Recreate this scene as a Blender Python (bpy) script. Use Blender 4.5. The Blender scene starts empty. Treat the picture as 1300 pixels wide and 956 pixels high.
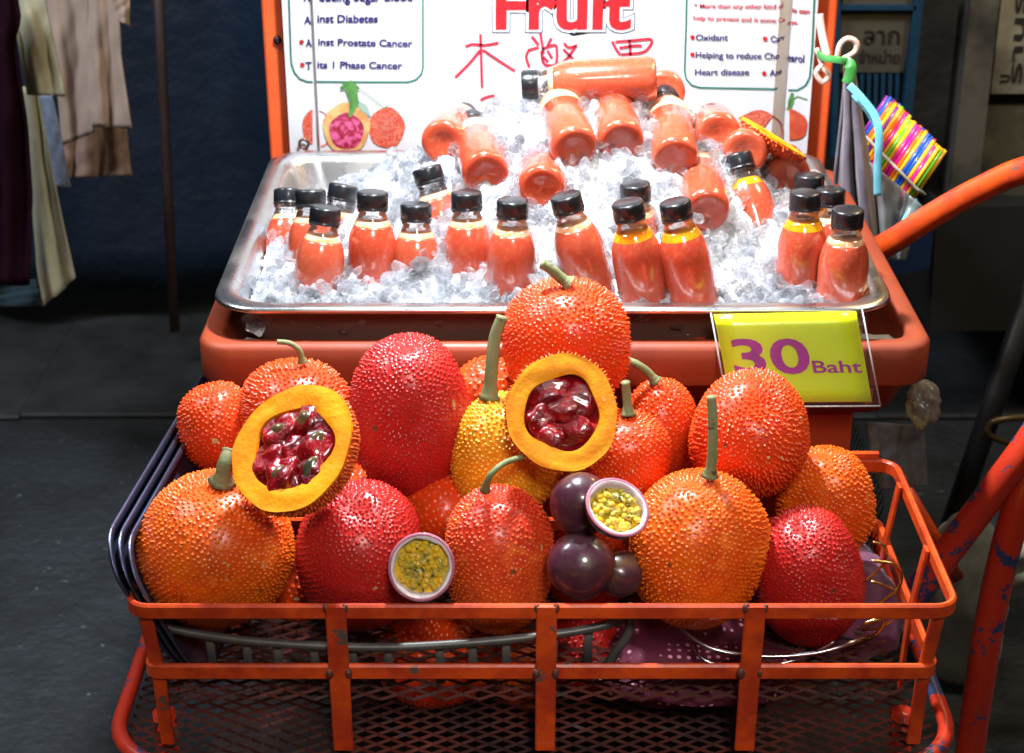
import bpy, bmesh, math, random
import numpy as np
from mathutils import Vector, Matrix, Quaternion
random.seed(7)
rng = np.random.default_rng(7)
R = math.radians
S = bpy.context.scene
COL = S.collection

# ------------------------------------------------------------------ camera, world, lights, exposure
CAM = np.array([0.0, -1.8456, 1.725])
FPX = 2180.0
PITCH = R(25)
FW = np.array([0, math.cos(PITCH), -math.sin(PITCH)])
UP = np.array([0, math.sin(PITCH), math.cos(PITCH)])
cam = bpy.data.cameras.new('camera')
cam.lens = FPX / 1300 * 36
cam.sensor_width = 36
cam.clip_start = 0.05
cam.clip_end = 300
cam.dof.use_dof = True
cam.dof.focus_distance = 1.86
cam.dof.aperture_fstop = 9.0
co = bpy.data.objects.new('camera', cam)
co.location = CAM
co.rotation_euler = (R(90) - PITCH, 0, 0)
COL.objects.link(co)
S.camera = co

W = bpy.data.worlds.new('World')
S.world = W
W.use_nodes = True
wn = W.node_tree
bg = wn.nodes['Background']
sky = wn.nodes.new('ShaderNodeTexSky')
sky.sky_type = 'NISHITA'
sky.sun_disc = False
sky.sun_elevation = R(2)
sky.sun_rotation = R(200)
wn.links.new(sky.outputs[0], bg.inputs[0])
bg.inputs[1].default_value = 0.035


def lamp(name, kind, loc, energy, col, size=0.1, target=None, spot=None, blend=0.5):
    l = bpy.data.lights.new(name, kind)
    l.energy = energy
    l.color = col
    if kind == 'AREA':
        l.shape = 'DISK'
        l.size = size
    else:
        l.shadow_soft_size = size
    if kind == 'SPOT':
        l.spot_size = R(spot)
        l.spot_blend = blend
    o = bpy.data.objects.new(name, l)
    o.location = loc
    if target is not None:
        o.rotation_euler = (Vector(target) - Vector(loc)).to_track_quat('-Z', 'Y').to_euler()
    COL.objects.link(o)
    return o


lamp('stall_lamp', 'SPOT', (-0.03, 0.15, 1.92), 165, (0.93, 0.96, 1.0), 0.045, (0.03, 0.1, 0.95), 112, 0.6)
lamp('warm_bulb', 'POINT', (0.72, 0.62, 1.62), 12, (1.0, 0.62, 0.25), 0.05)
lamp('front_fill_spot', 'SPOT', (0.30, -2.3, 2.75), 245, (1.0, 0.93, 0.86), 0.30, (0.04, -0.25, 0.87), 27, 1.0)  # added soft front fill on the fruit, fading out below the basket
lamp('left_light', 'AREA', (-1.6, 0.2, 3.0), 66, (0.90, 0.94, 1.0), 0.8, (-1.2, 1.6, 0.6))  # unseen source that lights the clothes and tarpaulin at left
lamp('right_fill', 'AREA', (1.5, 0.3, 2.7), 30, (1.0, 0.9, 0.7), 0.5, (1.3, 1.6, 1.0))  # added area light to brighten the wall and signs at right

S.view_settings.view_transform = 'Standard'
S.view_settings.look = 'None'
S.view_settings.exposure = 0.0
S.view_settings.gamma = 1.0
S.view_settings.use_curve_mapping = False
S.render.engine = 'CYCLES'
S.cycles.use_denoising = True
S.cycles.max_bounces = 10
S.cycles.transmission_bounces = 8
S.cycles.transparent_max_bounces = 12
S.cycles.diffuse_bounces = 4
S.cycles.glossy_bounces = 4
S.cycles.sample_clamp_indirect = 6
S.cycles.sample_clamp_direct = 0


# ------------------------------------------------------------------ placing
def ray(u, v):
    return FW + (u - 650) / FPX * np.array([1, 0, 0]) + (478 - v) / FPX * UP


def at_y(u, v, y):
    r = ray(u, v)
    return CAM + r * ((y - CAM[1]) / r[1])


def at_z(u, v, z):
    r = ray(u, v)
    return CAM + r * ((z - CAM[2]) / r[2])


def depth(p):
    return float((np.array(p) - CAM) @ FW)


# ------------------------------------------------------------------ materials
MATS = {}


def nodes_of(m):
    m.use_nodes = True
    nt = m.node_tree
    b = nt.nodes.get('Principled BSDF')
    return nt, nt.nodes, nt.links, b


def rgba(c):
    return (c[0], c[1], c[2], 1)


def mixc(nt, fac, a, b):
    n = nt.nodes.new('ShaderNodeMix')
    n.data_type = 'RGBA'
    for s, val in ((n.inputs[0], fac), (n.inputs[6], a), (n.inputs[7], b)):
        if isinstance(val, (int, float)):
            s.default_value = val
        elif isinstance(val, (tuple, list)):
            s.default_value = rgba(val)
        else:
            nt.links.new(val, s)
    return n.outputs[2]


def ramp(nt, src, a, b):
    n = nt.nodes.new('ShaderNodeMapRange')
    n.inputs[1].default_value = a
    n.inputs[2].default_value = b
    nt.links.new(src, n.inputs[0])
    return n.outputs[0]


def noise(nt, scale, detail=4, rough=0.55, stretch=None, coord='Object'):
    tc = nt.nodes.new('ShaderNodeTexCoord')
    n = nt.nodes.new('ShaderNodeTexNoise')
    n.inputs['Scale'].default_value = scale
    n.inputs['Detail'].default_value = detail
    n.inputs['Roughness'].default_value = rough
    src = tc.outputs[coord]
    if stretch:
        mp = nt.nodes.new('ShaderNodeMapping')
        mp.inputs['Scale'].default_value = stretch
        nt.links.new(src, mp.inputs[0])
        src = mp.outputs[0]
    nt.links.new(src, n.inputs['Vector'])
    return n.outputs[0]


def bump(nt, b, src, strength, dist):
    n = nt.nodes.new('ShaderNodeBump')
    n.inputs['Strength'].default_value = strength
    n.inputs['Distance'].default_value = dist
    nt.links.new(src, n.inputs['Height'])
    nt.links.new(n.outputs[0], b.inputs['Normal'])


def mat(name, col, rough=0.5, metal=0.0, col2=None, scale=8, lo=0.4, hi=0.6, bmp=0, bscale=60, bdist=0.002,
        coat=0, sss=0, stretch=None, trans=0, ior=1.45, rough2=None, bstretch=None, chips=None, chipscale=40, chiplo=0.62, sheen=0):
    if name in MATS:
        return MATS[name]
    m = bpy.data.materials.new(name)
    nt, N, L, b = nodes_of(m)
    b.inputs['Roughness'].default_value = rough
    b.inputs['Metallic'].default_value = metal
    b.inputs['Coat Weight'].default_value = coat
    b.inputs['Coat Roughness'].default_value = 0.06
    b.inputs['IOR'].default_value = ior
    b.inputs['Transmission Weight'].default_value = trans
    b.inputs['Sheen Weight'].default_value = sheen
    if sss:
        b.inputs['Subsurface Weight'].default_value = sss
        b.inputs['Subsurface Radius'].default_value = (1.0, 0.35, 0.15)
        b.inputs['Subsurface Scale'].default_value = 0.012
    c = tuple(col)
    if col2 is None:
        col2 = tuple(x * 0.75 for x in col)
    f = ramp(nt, noise(nt, scale, 5, 0.6, stretch), lo, hi)
    c = mixc(nt, f, c, col2)
    if rough2 is not None:
        rr = nt.nodes.new('ShaderNodeMapRange')
        rr.inputs[3].default_value = rough
        rr.inputs[4].default_value = rough2
        L.new(f, rr.inputs[0])
        L.new(rr.outputs[0], b.inputs['Roughness'])
    if chips:
        g = ramp(nt, noise(nt, chipscale, 6, 0.7), chiplo, chiplo + 0.015)
        c = mixc(nt, g, c, chips)
    L.new(c, b.inputs['Base Color'])
    if bmp:
        bump(nt, b, noise(nt, bscale, 6, 0.6, bstretch), bmp, bdist)
    MATS[name] = m
    return m


def fruit_mat(name, a, b2, tip, grad=0.0, tipw=0.75, rough=0.33, blem=True):
    m = bpy.data.materials.new(name)
    nt, N, L, b = nodes_of(m)
    sep = N.new('ShaderNodeSeparateXYZ')
    tc = N.new('ShaderNodeTexCoord')
    L.new(tc.outputs['Object'], sep.inputs[0])
    z = ramp(nt, sep.outputs[2], -0.07, 0.07)
    ns = ramp(nt, noise(nt, 13, 4, 0.6), 0.3, 0.7)
    mx = N.new('ShaderNodeMix')
    mx.inputs[0].default_value = abs(grad)
    L.new(ns, mx.inputs[2])
    L.new(z, mx.inputs[3])
    c = mixc(nt, mx.outputs[0], a, b2)
    # patchy deeper tone between the bumps
    c = mixc(nt, ramp(nt, noise(nt, 45, 5, 0.65), 0.45, 0.8), c, tuple(x * 0.6 for x in b2))
    c = mixc(nt, ramp(nt, noise(nt, 22, 3, 0.7), 0.56, 0.74), c, tuple(min(1, x * 1.25 + 0.02) for x in a))
    at = N.new('ShaderNodeAttribute')
    at.attribute_name = 'tip'
    tm = N.new('ShaderNodeMath')
    tm.operation = 'MULTIPLY'
    L.new(at.outputs['Fac'], tm.inputs[0])
    tm.inputs[1].default_value = tipw
    c = mixc(nt, tm.outputs[0], c, tip)
    if blem:
        v = N.new('ShaderNodeTexVoronoi')
        v.inputs['Scale'].default_value = 17
        L.new(tc.outputs['Object'], v.inputs['Vector'])
        d = ramp(nt, v.outputs['Distance'], 0.075, 0.05)
        n3 = ramp(nt, noise(nt, 9, 2), 0.46, 0.52)
        mm = N.new('ShaderNodeMath')
        mm.operation = 'MULTIPLY'
        L.new(d, mm.inputs[0])
        L.new(n3, mm.inputs[1])
        m3 = N.new('ShaderNodeMath')
        m3.operation = 'MULTIPLY'
        L.new(mm.outputs[0], m3.inputs[0])
        m3.inputs[1].default_value = 0.8
        c = mixc(nt, m3.outputs[0], c, (0.09, 0.05, 0.02))
    if blem:
        pale = ramp(nt, noise(nt, 75, 2, 0.5), 0.70, 0.72)
        zone = ramp(nt, noise(nt, 11, 2, 0.5), 0.55, 0.60)
        pm = N.new('ShaderNodeMath')
        pm.operation = 'MULTIPLY'
        L.new(pale, pm.inputs[0])
        L.new(zone, pm.inputs[1])
        c = mixc(nt, pm.outputs[0], c, (0.55, 0.42, 0.20))
    L.new(c, b.inputs['Base Color'])
    b.inputs['Roughness'].default_value = rough
    b.inputs['Coat Weight'].default_value = 0.08
    b.inputs['Coat Roughness'].default_value = 0.2
    b.inputs['Specular IOR Level'].default_value = 0.35
    b.inputs['Subsurface Weight'].default_value = 0.12
    b.inputs['Subsurface Radius'].default_value = (1.0, 0.25, 0.05)
    b.inputs['Subsurface Scale'].default_value = 0.006
    bump(nt, b, noise(nt, 260, 4, 0.6), 0.25, 0.001)
    return m


def clear_mat(name, tint, white=0.0, rough=0.03, ior=1.45):
    m = bpy.data.materials.new(name)
    m.use_nodes = True
    nt = m.node_tree
    N, L = nt.nodes, nt.links
    N.remove(N['Principled BSDF'])
    out = N['Material Output']
    tr = N.new('ShaderNodeBsdfTransparent')
    tr.inputs[0].default_value = rgba(tint)
    gl = N.new('ShaderNodeBsdfGlossy')
    gl.inputs['Roughness'].default_value = rough
    fr = N.new('ShaderNodeFresnel')
    fr.inputs[0].default_value = ior
    s1 = N.new('ShaderNodeMixShader')
    L.new(fr.outputs[0], s1.inputs[0])
    L.new(tr.outputs[0], s1.inputs[1])
    L.new(gl.outputs[0], s1.inputs[2])
    last = s1
    if white:
        df = N.new('ShaderNodeBsdfTranslucent')
        d2 = N.new('ShaderNodeBsdfDiffuse')
        df.inputs[0].default_value = (0.9, 0.92, 0.95, 1)
        d2.inputs[0].default_value = (0.9, 0.92, 0.95, 1)
        s0 = N.new('ShaderNodeMixShader')
        L.new(df.outputs[0], s0.inputs[1])
        L.new(d2.outputs[0], s0.inputs[2])
        s2 = N.new('ShaderNodeMixShader')
        s2.inputs[0].default_value = white
        L.new(s1.outputs[0], s2.inputs[1])
        L.new(s0.outputs[0], s2.inputs[2])
        last = s2
    L.new(last.outputs[0], out.inputs[0])
    MATS[name] = m
    return m


def ice_mat():
    m = bpy.data.materials.new('clear_ice')
    m.use_nodes = True
    nt = m.node_tree
    N, L = nt.nodes, nt.links
    b = N['Principled BSDF']
    b.inputs['Base Color'].default_value = (0.97, 0.98, 1, 1)
    b.inputs['Roughness'].default_value = 0.02
    b.inputs['IOR'].default_value = 1.31
    b.inputs['Transmission Weight'].default_value = 1.0
    tl = N.new('ShaderNodeBsdfTranslucent')
    tl.inputs[0].default_value = (0.93, 0.95, 0.98, 1)
    tr = N.new('ShaderNodeBsdfTransparent')
    tr.inputs[0].default_value = (0.96, 0.97, 0.98, 1)
    s0 = N.new('ShaderNodeMixShader')
    s0.inputs[0].default_value = 0.55
    L.new(tl.outputs[0], s0.inputs[1])
    L.new(tr.outputs[0], s0.inputs[2])
    s1 = N.new('ShaderNodeMixShader')
    f = ramp(nt, noise(nt, 55, 3, 0.6), 0.42, 0.62)
    sc = N.new('ShaderNodeMapRange')
    sc.inputs[3].default_value = 0.28
    sc.inputs[4].default_value = 0.85
    L.new(f, sc.inputs[0])
    L.new(sc.outputs[0], s1.inputs[0])
    L.new(b.outputs[0], s1.inputs[1])
    L.new(s0.outputs[0], s1.inputs[2])
    L.new(s1.outputs[0], N['Material Output'].inputs[0])
    return m


orange_paint = mat('orange_paint', (0.62, 0.07, 0.008), 0.36, col2=(0.40, 0.035, 0.008), scale=24, coat=0.3, bmp=0.3, bscale=40,
                   bdist=0.002, chips=(0.09, 0.07, 0.06), chipscale=19, chiplo=0.63)
post_paint = mat('post_paint', (0.66, 0.10, 0.025), 0.42, col2=(0.58, 0.075, 0.02), scale=7, bmp=0.2, chips=(0.2, 0.08, 0.04), chipscale=26, chiplo=0.69)
blue_chip_paint = mat('chipped_red_paint', (0.55, 0.035, 0.012), 0.34, col2=(0.45, 0.03, 0.012), scale=8, coat=0.4, bmp=0.3, bscale=30,
                      chips=(0.035, 0.05, 0.13), chipscale=16, chiplo=0.555)
bin_plastic = mat('orange_plastic', (0.27, 0.045, 0.014), 0.45, col2=(0.20, 0.030, 0.010), scale=5, bmp=0.15, bscale=90, bdist=0.001, rough2=0.6,
                  chips=(0.25, 0.07, 0.03), chipscale=30, chiplo=0.7)
steel = mat('tray_steel', (0.62, 0.63, 0.65), 0.26, 1.0, col2=(0.42, 0.40, 0.36), scale=10, lo=0.45, hi=0.7, rough2=0.45, bmp=0.12, bscale=25,
            chips=(0.22, 0.15, 0.08), chipscale=14, chiplo=0.72)
dark_tray = mat('blue_black_metal', (0.16, 0.19, 0.30), 0.22, 0.9, col2=(0.10, 0.11, 0.2), scale=14, rough2=0.4)
grey_wire = mat('grey_wire', (0.10, 0.10, 0.095), 0.4, 0.4, scale=30)
white_wire = mat('silver_wire', (0.45, 0.46, 0.5), 0.25, 1.0, scale=30)
gold_wire = mat('gold_wire', (0.65, 0.45, 0.15), 0.25, 1.0, scale=30)
black_cap = mat('black_cap', (0.012, 0.014, 0.018), 0.32, scale=60, coat=0.3)
ground_m = mat('dark_paving', (0.025, 0.031, 0.037), 0.5, col2=(0.007, 0.009, 0.011), scale=4.0, lo=0.38, hi=0.60, bmp=0.9, bscale=38, bdist=0.012, rough2=0.8,
               chips=(0.10, 0.115, 0.12), chipscale=30, chiplo=0.655)


# ------------------------------------------------------------------ mesh helpers
def mk(name, V, F, m, parent=None, smooth=True, attr=None, org=None, kind=None):
    V = np.asarray(V, dtype=np.float64).reshape(-1, 3)
    if org is None and parent is not None:
        p = parent
        org = np.zeros(3)
        while p is not None:
            org = org + np.array(p.location)
            p = p.parent
    if org is not None:
        V = V - np.asarray(org)
    me = bpy.data.meshes.new(name)
    if isinstance(F, np.ndarray):
        k = F.shape[1]
        me.vertices.add(len(V))
        me.vertices.foreach_set('co', V.ravel())
        me.loops.add(F.size)
        me.loops.foreach_set('vertex_index', F.ravel().astype(np.int32))
        me.polygons.add(len(F))
        me.polygons.foreach_set('loop_start', np.arange(0, F.size, k, dtype=np.int32))
        me.polygons.foreach_set('loop_total', np.full(len(F), k, dtype=np.int32))
        me.update(calc_edges=True)
    else:
        me.from_pydata([tuple(x) for x in V], [], [tuple(int(i) for i in f) for f in F])
        me.update()
    if smooth:
        me.polygons.foreach_set('use_smooth', [True] * len(me.polygons))
    if attr is not None:
        a = me.attributes.new('tip', 'FLOAT', 'POINT')
        a.data.foreach_set('value', np.asarray(attr, dtype=np.float32))
    for x in (m if isinstance(m, (list, tuple)) else [m]):
        me.materials.append(x)
    o = bpy.data.objects.new(name, me)
    COL.objects.link(o)
    if parent is not None:
        o.parent = parent
    if kind:
        o['kind'] = kind
    return o


def tag(o, label, cat, group=None, kind=None):
    o['label'] = label
    o['category'] = cat
    if group:
        o['group'] = group
    if kind:
        o['kind'] = kind
    return o


def thing(name, label, cat, loc=(0, 0, 0), group=None):
    o = bpy.data.objects.new(name, None)
    o.empty_display_size = 0.05
    o.location = tuple(float(x) for x in loc)
    COL.objects.link(o)
    return tag(o, label, cat, group)


def join(*parts):
    V, F, n = [], [], 0
    for v, f in parts:
        v = np.asarray(v, float).reshape(-1, 3)
        V.append(v)
        F += [tuple(i + n for i in q) for q in f]
        n += len(v)
    return np.vstack(V), F


def lathe(prof, n=32):
    V, F = [], []
    for r, z in prof:
        for k in range(n):
            a = 2 * math.pi * k / n
            V.append((r * math.cos(a), r * math.sin(a), z))
    for i in range(len(prof) - 1):
        for k in range(n):
            k2 = (k + 1) % n
            F.append((i * n + k, i * n + k2, (i + 1) * n + k2, (i + 1) * n + k))
    return np.array(V), F


def smooth_path(P, sub=6, closed=False):
    P = [np.array(p, float) for p in P]
    n = len(P)
    out = []
    rng_ = range(n) if closed else range(n - 1)
    for i in rng_:
        g = (lambda k: P[k % n]) if closed else (lambda k: P[min(max(k, 0), n - 1)])
        p0, p1, p2, p3 = g(i - 1), g(i), g(i + 1), g(i + 2)
        for s in range(sub):
            t = s / sub
            out.append(0.5 * ((2 * p1) + (-p0 + p2) * t + (2 * p0 - 5 * p1 + 4 * p2 - p3) * t * t + (-p0 + 3 * p1 - 3 * p2 + p3) * t ** 3))
    if not closed:
        out.append(P[-1])
    return out


def sweep(P, sect, closed=False, up=None, scale=None, caps=True):
    """sect: list of (a, b) in the (side, up) frame"""
    P = [np.array(p, float) for p in P]
    n = len(P)
    T = []
    for i in range(n):
        if closed:
            t = P[(i + 1) % n] - P[i - 1]
        else:
            t = P[min(i + 1, n - 1)] - P[max(i - 1, 0)]
        T.append(t / (np.linalg.norm(t) + 1e-12))
    if up is None:
        u = np.array([0, 0, 1.0]) if abs(T[0][2]) < 0.9 else np.array([0, 1.0, 0])
    else:
        u = np.array(up, float)
    V = []
    for i in range(n):
        if up is not None:
            u = np.array(up, float)
        u = u - T[i] * (u @ T[i])
        u /= np.linalg.norm(u) + 1e-12
        s = np.cross(T[i], u)
        k = 1 if scale is None else scale[i]
        for a, b in sect:
            V.append(P[i] + s * a * k + u * b * k)
    m = len(sect)
    F = []
    for i in range(n if closed else n - 1):
        j = (i + 1) % n
        for k in range(m):
            k2 = (k + 1) % m
            F.append((i * m + k, i * m + k2, j * m + k2, j * m + k))
    if not closed and caps:
        F.append(tuple(range(m))[::-1])
        F.append(tuple((n - 1) * m + k for k in range(m)))
    return np.array(V), F


def circ(r, n=10):
    return [(r * math.cos(2 * math.pi * k / n), r * math.sin(2 * math.pi * k / n)) for k in range(n)]


def rsect(w, h, c=None):
    c = min(w, h) * 0.22 if c is None else c
    a, b = w / 2, h / 2
    return [(a, -b + c), (a, b - c), (a - c, b), (-a + c, b), (-a, b - c), (-a, -b + c), (-a + c, -b), (a - c, -b)]


def tube(P, r, n=10, closed=False, scale=None):
    return sweep(P, circ(r, n), closed, None, scale)


def bar(p, q, w, h, up=(0, 0, 1)):
    return sweep([p, q], rsect(w, h), False, up)


def boxy(x0, x1, y0, y1, z0, z1, c=0.004):
    ym, zm = (y0 + y1) / 2, (z0 + z1) / 2
    return sweep([(x0, ym, zm), (x1, ym, zm)], rsect(abs(y1 - y0), abs(z1 - z0), c), False, (0, 0, 1))


def rrect(cx, cy, hx, hy, r, z, n=7):
    out = []
    for (sx, sy, a0) in ((1, 1, 0), (-1, 1, 90), (-1, -1, 180), (1, -1, 270)):
        for k in range(n + 1):
            a = R(a0 + 90 * k / n)
            out.append((cx + sx * (hx - r) + r * math.cos(a), cy + sy * (hy - r) + r * math.sin(a), z))
    return out


def loft(loops, close_last=False, close_first=False):
    n = len(loops[0])
    V = [p for l in loops for p in l]
    F = []
    for i in range(len(loops) - 1):
        for k in range(n):
            k2 = (k + 1) % n
            F.append((i * n + k, i * n + k2, (i + 1) * n + k2, (i + 1) * n + k))
    if close_last:
        F.append(tuple((len(loops) - 1) * n + k for k in range(n)))
    if close_first:
        F.append(tuple(range(n))[::-1])
    return np.array(V, float), F


def icosphere(sub):
    bm = bmesh.new()
    bmesh.ops.create_icosphere(bm, subdivisions=sub, radius=1)
    V = np.array([v.co[:] for v in bm.verts])
    F = np.array([[v.index for v in f.verts] for f in bm.faces])
    bm.free()
    return V, F


ICO5, ICO3, ICO2, ICO1 = icosphere(6), icosphere(4), icosphere(3), icosphere(2)


def fib(n, jit=0.0, r=rng):
    i = np.arange(n) + 0.5
    ph = np.arccos(1 - 2 * i / n)
    th = math.pi * (1 + 5 ** 0.5) * i
    P = np.stack([np.cos(th) * np.sin(ph), np.sin(th) * np.sin(ph), np.cos(ph)], 1)
    if jit:
        P += r.normal(0, jit / math.sqrt(n), P.shape)
        P /= np.linalg.norm(P, axis=1)[:, None]
    return P


def frames(Nn):
    a = np.where(np.abs(Nn[:, 2:3]) < 0.9, np.array([[0, 0, 1.0]]), np.array([[1.0, 0, 0]]))
    s = np.cross(a, Nn)
    s /= np.linalg.norm(s, axis=1)[:, None]
    return s, np.cross(Nn, s)


def spikes(P, Nn, rad, hgt, r):
    """one small flared thorn per point"""
    K = 5
    s, t = frames(Nn)
    n = len(P)
    lean = r.normal(0, 0.16, (n, 2))
    prof = [(1.0, -0.10, 0.0), (0.52, 0.28, 0.35), (0.24, 0.86, 0.85)]
    V, A = [], []
    for fr_, fh, at in prof:
        for k in range(K):
            a = 2 * math.pi * k / K
            off = rad[:, None] * fr_
            c = P + Nn * (hgt[:, None] * fh) + (s * lean[:, :1] + t * lean[:, 1:]) * (hgt[:, None] * max(fh, 0))
            V.append(c + s * off * math.cos(a) + t * off * math.sin(a))
            A.append(np.full(n, at))
    V.append(P + Nn * hgt[:, None] + (s * lean[:, :1] + t * lean[:, 1:]) * hgt[:, None])
    A.append(np.full(n, 1.0))
    M = 3 * K + 1
    V = np.stack(V, 1).reshape(-1, 3)
    A = np.stack(A, 1).reshape(-1)
    tri = []
    for i in range(2):
        for k in range(K):
            k2 = (k + 1) % K
            a, b, c, d = i * K + k, i * K + k2, (i + 1) * K + k2, (i + 1) * K + k
            tri += [(a, b, c), (a, c, d)]
    for k in range(K):
        tri.append((2 * K + k, 2 * K + (k + 1) % K, 3 * K))
    tri = np.array(tri)
    F = (tri[None] + (np.arange(n) * M)[:, None, None]).reshape(-1, 3)
    return V, F, A


def rot_to(axis, spin=0.0):
    q = Vector((0, 0, 1)).rotation_difference(Vector(axis).normalized())
    return np.array((q.to_matrix() @ Matrix.Rotation(spin, 3, 'Z')))


def gac_skin(r, c, seed, axis, hgt=0.0036, spacing=0.0062, half=False, taper=0.10, low=0.5):
    g = np.random.default_rng(seed)
    ph = g.uniform(0, 6.28, 6)

    def surf(D):
        th = np.arctan2(D[:, 1], D[:, 0])
        sz = np.sqrt(np.clip(1 - D[:, 2] ** 2, 0, 1))
        k = 1 + sz * (0.036 * np.sin(2 * th + ph[0]) + 0.024 * np.sin(3 * th + ph[1] + 2 * D[:, 2])) + 0.02 * np.sin(5 * D[:, 2] + ph[2]) \
            + 0.010 * np.sin(7 * th + ph[3] + 3 * D[:, 2]) * sz
        tp = 1 - taper * np.clip(-D[:, 2], 0, 1) ** 2 * np.sign(taper + 1e-9)
        pe = 2.3
        q = (sz ** pe + np.abs(D[:, 2]) ** pe) ** (-1 / pe)
        D = D * q[:, None]
        P = np.stack([D[:, 0] * r * k * tp, D[:, 1] * r * k * tp, D[:, 2] * c * (1 + 0.0 * k)], 1)
        dimple = np.exp(-((1 - D[:, 2] / np.maximum(q, 1e-6)) / 0.03)) * 0.05 * c
        P[:, 2] -= dimple
        return P

    V, F = ICO5
    V = surf(V)
    n = int(4 * math.pi * ((r * r + 2 * r * c) / 3) / (spacing ** 2 * 0.87))
    D = fib(n, 0.55, g)
    P = surf(D)
    Nn = P / np.array([r * r, r * r, c * c])
    Nn /= np.linalg.norm(Nn, axis=1)[:, None]
    if half:
        keep = D[:, 2] < -0.05
        D, P, Nn = D[keep], P[keep], Nn[keep]
    tl = (D[:, 2] + 1) / 2
    hm = (low + (1 - low) * tl) * g.uniform(0.7, 1.2, len(D))
    patch = 0.75 + 0.35 * np.sin(3.1 * D[:, 0] + ph[4]) * np.sin(2.7 * D[:, 1] + ph[5])
    hh = hgt * hm * patch
    rad = spacing * 0.47 * g.uniform(0.8, 1.15, len(D)) * np.clip(0.6 + 0.5 * hm, 0.6, 1.1)
    SV, SF, SA = spikes(P, Nn, rad, hh, g)
    A = np.concatenate([np.zeros(len(V)), SA])
    VV = np.vstack([V, SV])
    FF = np.vstack([F, SF + len(V)])
    return VV @ rot_to(axis, g.uniform(0, 6)).T, FF, A


# ------------------------------------------------------------------ setting: ground, walls, far clutter
def sheet(name, x0, x1, y0, y1, z, m, nx=2, ny=2, bumpy=0):
    xs, ys = np.linspace(x0, x1, nx), np.linspace(y0, y1, ny)
    V = [(x, y, z + (random.uniform(-1, 1) * bumpy)) for y in ys for x in xs]
    F = [(j * nx + i, j * nx + i + 1, (j + 1) * nx + i + 1, (j + 1) * nx + i) for j in range(ny - 1) for i in range(nx - 1)]
    o = mk(name, V, F, m)
    o['kind'] = 'structure'
    return o


sheet('ground', -60, 60, -40, 80, 0, ground_m)
kerb_m = mat('kerb_stone', (0.030, 0.035, 0.040), 0.7, col2=(0.010, 0.012, 0.014), scale=3, bmp=0.6, bscale=30, bdist=0.01)
kb = thing('kerb', 'low dark stone kerb along the foot of the tarpaulin wall', 'kerb', (-2, 1.7, 0))
kb['kind'] = 'structure'
x = -3.6
while x < 3.4:
    w = random.uniform(0.55, 0.7)
    mk('kerb_stone', *boxy(x + 0.001, x + w - 0.001, 1.62 + random.uniform(-.006, .006), 2.6, 0.0, 0.014 + random.uniform(-.002, .002), 0.005), kerb_m, kb, smooth=False)
    x += w

tarp_m = mat('navy_tarpaulin', (0.009, 0.024, 0.055), 0.5, col2=(0.004, 0.008, 0.017), scale=2.0, lo=0.35, hi=0.7, bmp=0.5, bscale=7, bdist=0.03, stretch=(1, 1, 0.4))
V, F = [], []
NX, NZ = 90, 30
for j in range(NZ):
    for i in range(NX):
        x = -3.2 + 3.5 * i / (NX - 1)
        z = 0.11 + 3.2 * j / (NZ - 1)
        y = 2.15 + 0.04 * math.sin(7 * x + 0.8 * math.sin(2 * z)) + 0.02 * math.sin(17 * x + z) + 0.02 * math.sin(3 * z + x * 2)
        V.append((x, y, z))
F = [(j * NX + i, j * NX + i + 1, (j + 1) * NX + i + 1, (j + 1) * NX + i) for j in range(NZ - 1) for i in range(NX - 1)]
tarp = mk('tarpaulin', V, F, tarp_m)
md = tarp.modifiers.new('thick', 'SOLIDIFY')
md.thickness = 0.004
tag(tarp, 'dark navy tarpaulin hanging behind the left side of the stall', 'tarpaulin')
pole = mk('tarpaulin_pole', *tube([at_y(198, -60, 1.9), at_y(206, 100, 1.9), at_y(214, 265, 1.88), at_y(222, 420, 1.86)], 0.012, 8), mat('rusty_pole', (0.05, 0.03, 0.03), 0.6))
tag(pole, 'thin brown pole standing in front of the navy tarpaulin', 'pole')


def drape(name, Lp, Rp, y, m, label, folds=5, amp=0.012, cat='garment', group=None, tilt=0.0, seed=0, nu=36, nv=30, thick=0.004, parent=None, fade=True):
    g = random.Random(seed)
    ph, ph2 = g.uniform(0, 6), g.uniform(0, 6)

    def poly(P, t):
        v0, v1 = P[0][1], P[-1][1]
        vv = v0 + (v1 - v0) * t
        for (ua, va), (ub, vb) in zip(P[:-1], P[1:]):
            if va <= vv <= vb:
                return ua + (ub - ua) * (vv - va) / max(vb - va, 1e-6), vv
        return P[-1]
    V = []
    for j in range(nv):
        t = j / (nv - 1)
        a, b = poly(Lp, t), poly(Rp, t)
        for i in range(nu):
            s = i / (nu - 1)
            u = a[0] + (b[0] - a[0]) * s
            v = a[1] + (b[1] - a[1]) * s
            k = 0.4 + 0.6 * t if fade else 1
            sw = s + 0.10 * math.sin(2.6 * s + ph2 + t)
            d = amp * k * (math.sin(folds * 4.2 * sw + ph + 1.2 * t) + 0.22 * math.sin(folds * 9.7 * sw + ph2 - 2.5 * t) + 0.35 * math.sin(7 * t + 5 * s + ph2) + 0.12 * math.sin(23 * t + 9 * s + ph))
            p = at_y(u, v, y + d + tilt * t)
            V.append(p)
    F = [(j * nu + i, j * nu + i + 1, (j + 1) * nu + i + 1, (j + 1) * nu + i) for j in range(nv - 1) for i in range(nu - 1)]
    o = mk(name, V, F, m, parent)
    md = o.modifiers.new('thick', 'SOLIDIFY')
    md.thickness = thick
    if parent is None:
        tag(o, label, cat, group)
    return o


def cloth(name, c, c2=None, scale=60):
    return mat(name, c, 0.85, col2=c2 or tuple(x * 0.8 for x in c), scale=scale, bmp=0.35, bscale=300, bdist=0.001, sheen=0.2)


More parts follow.
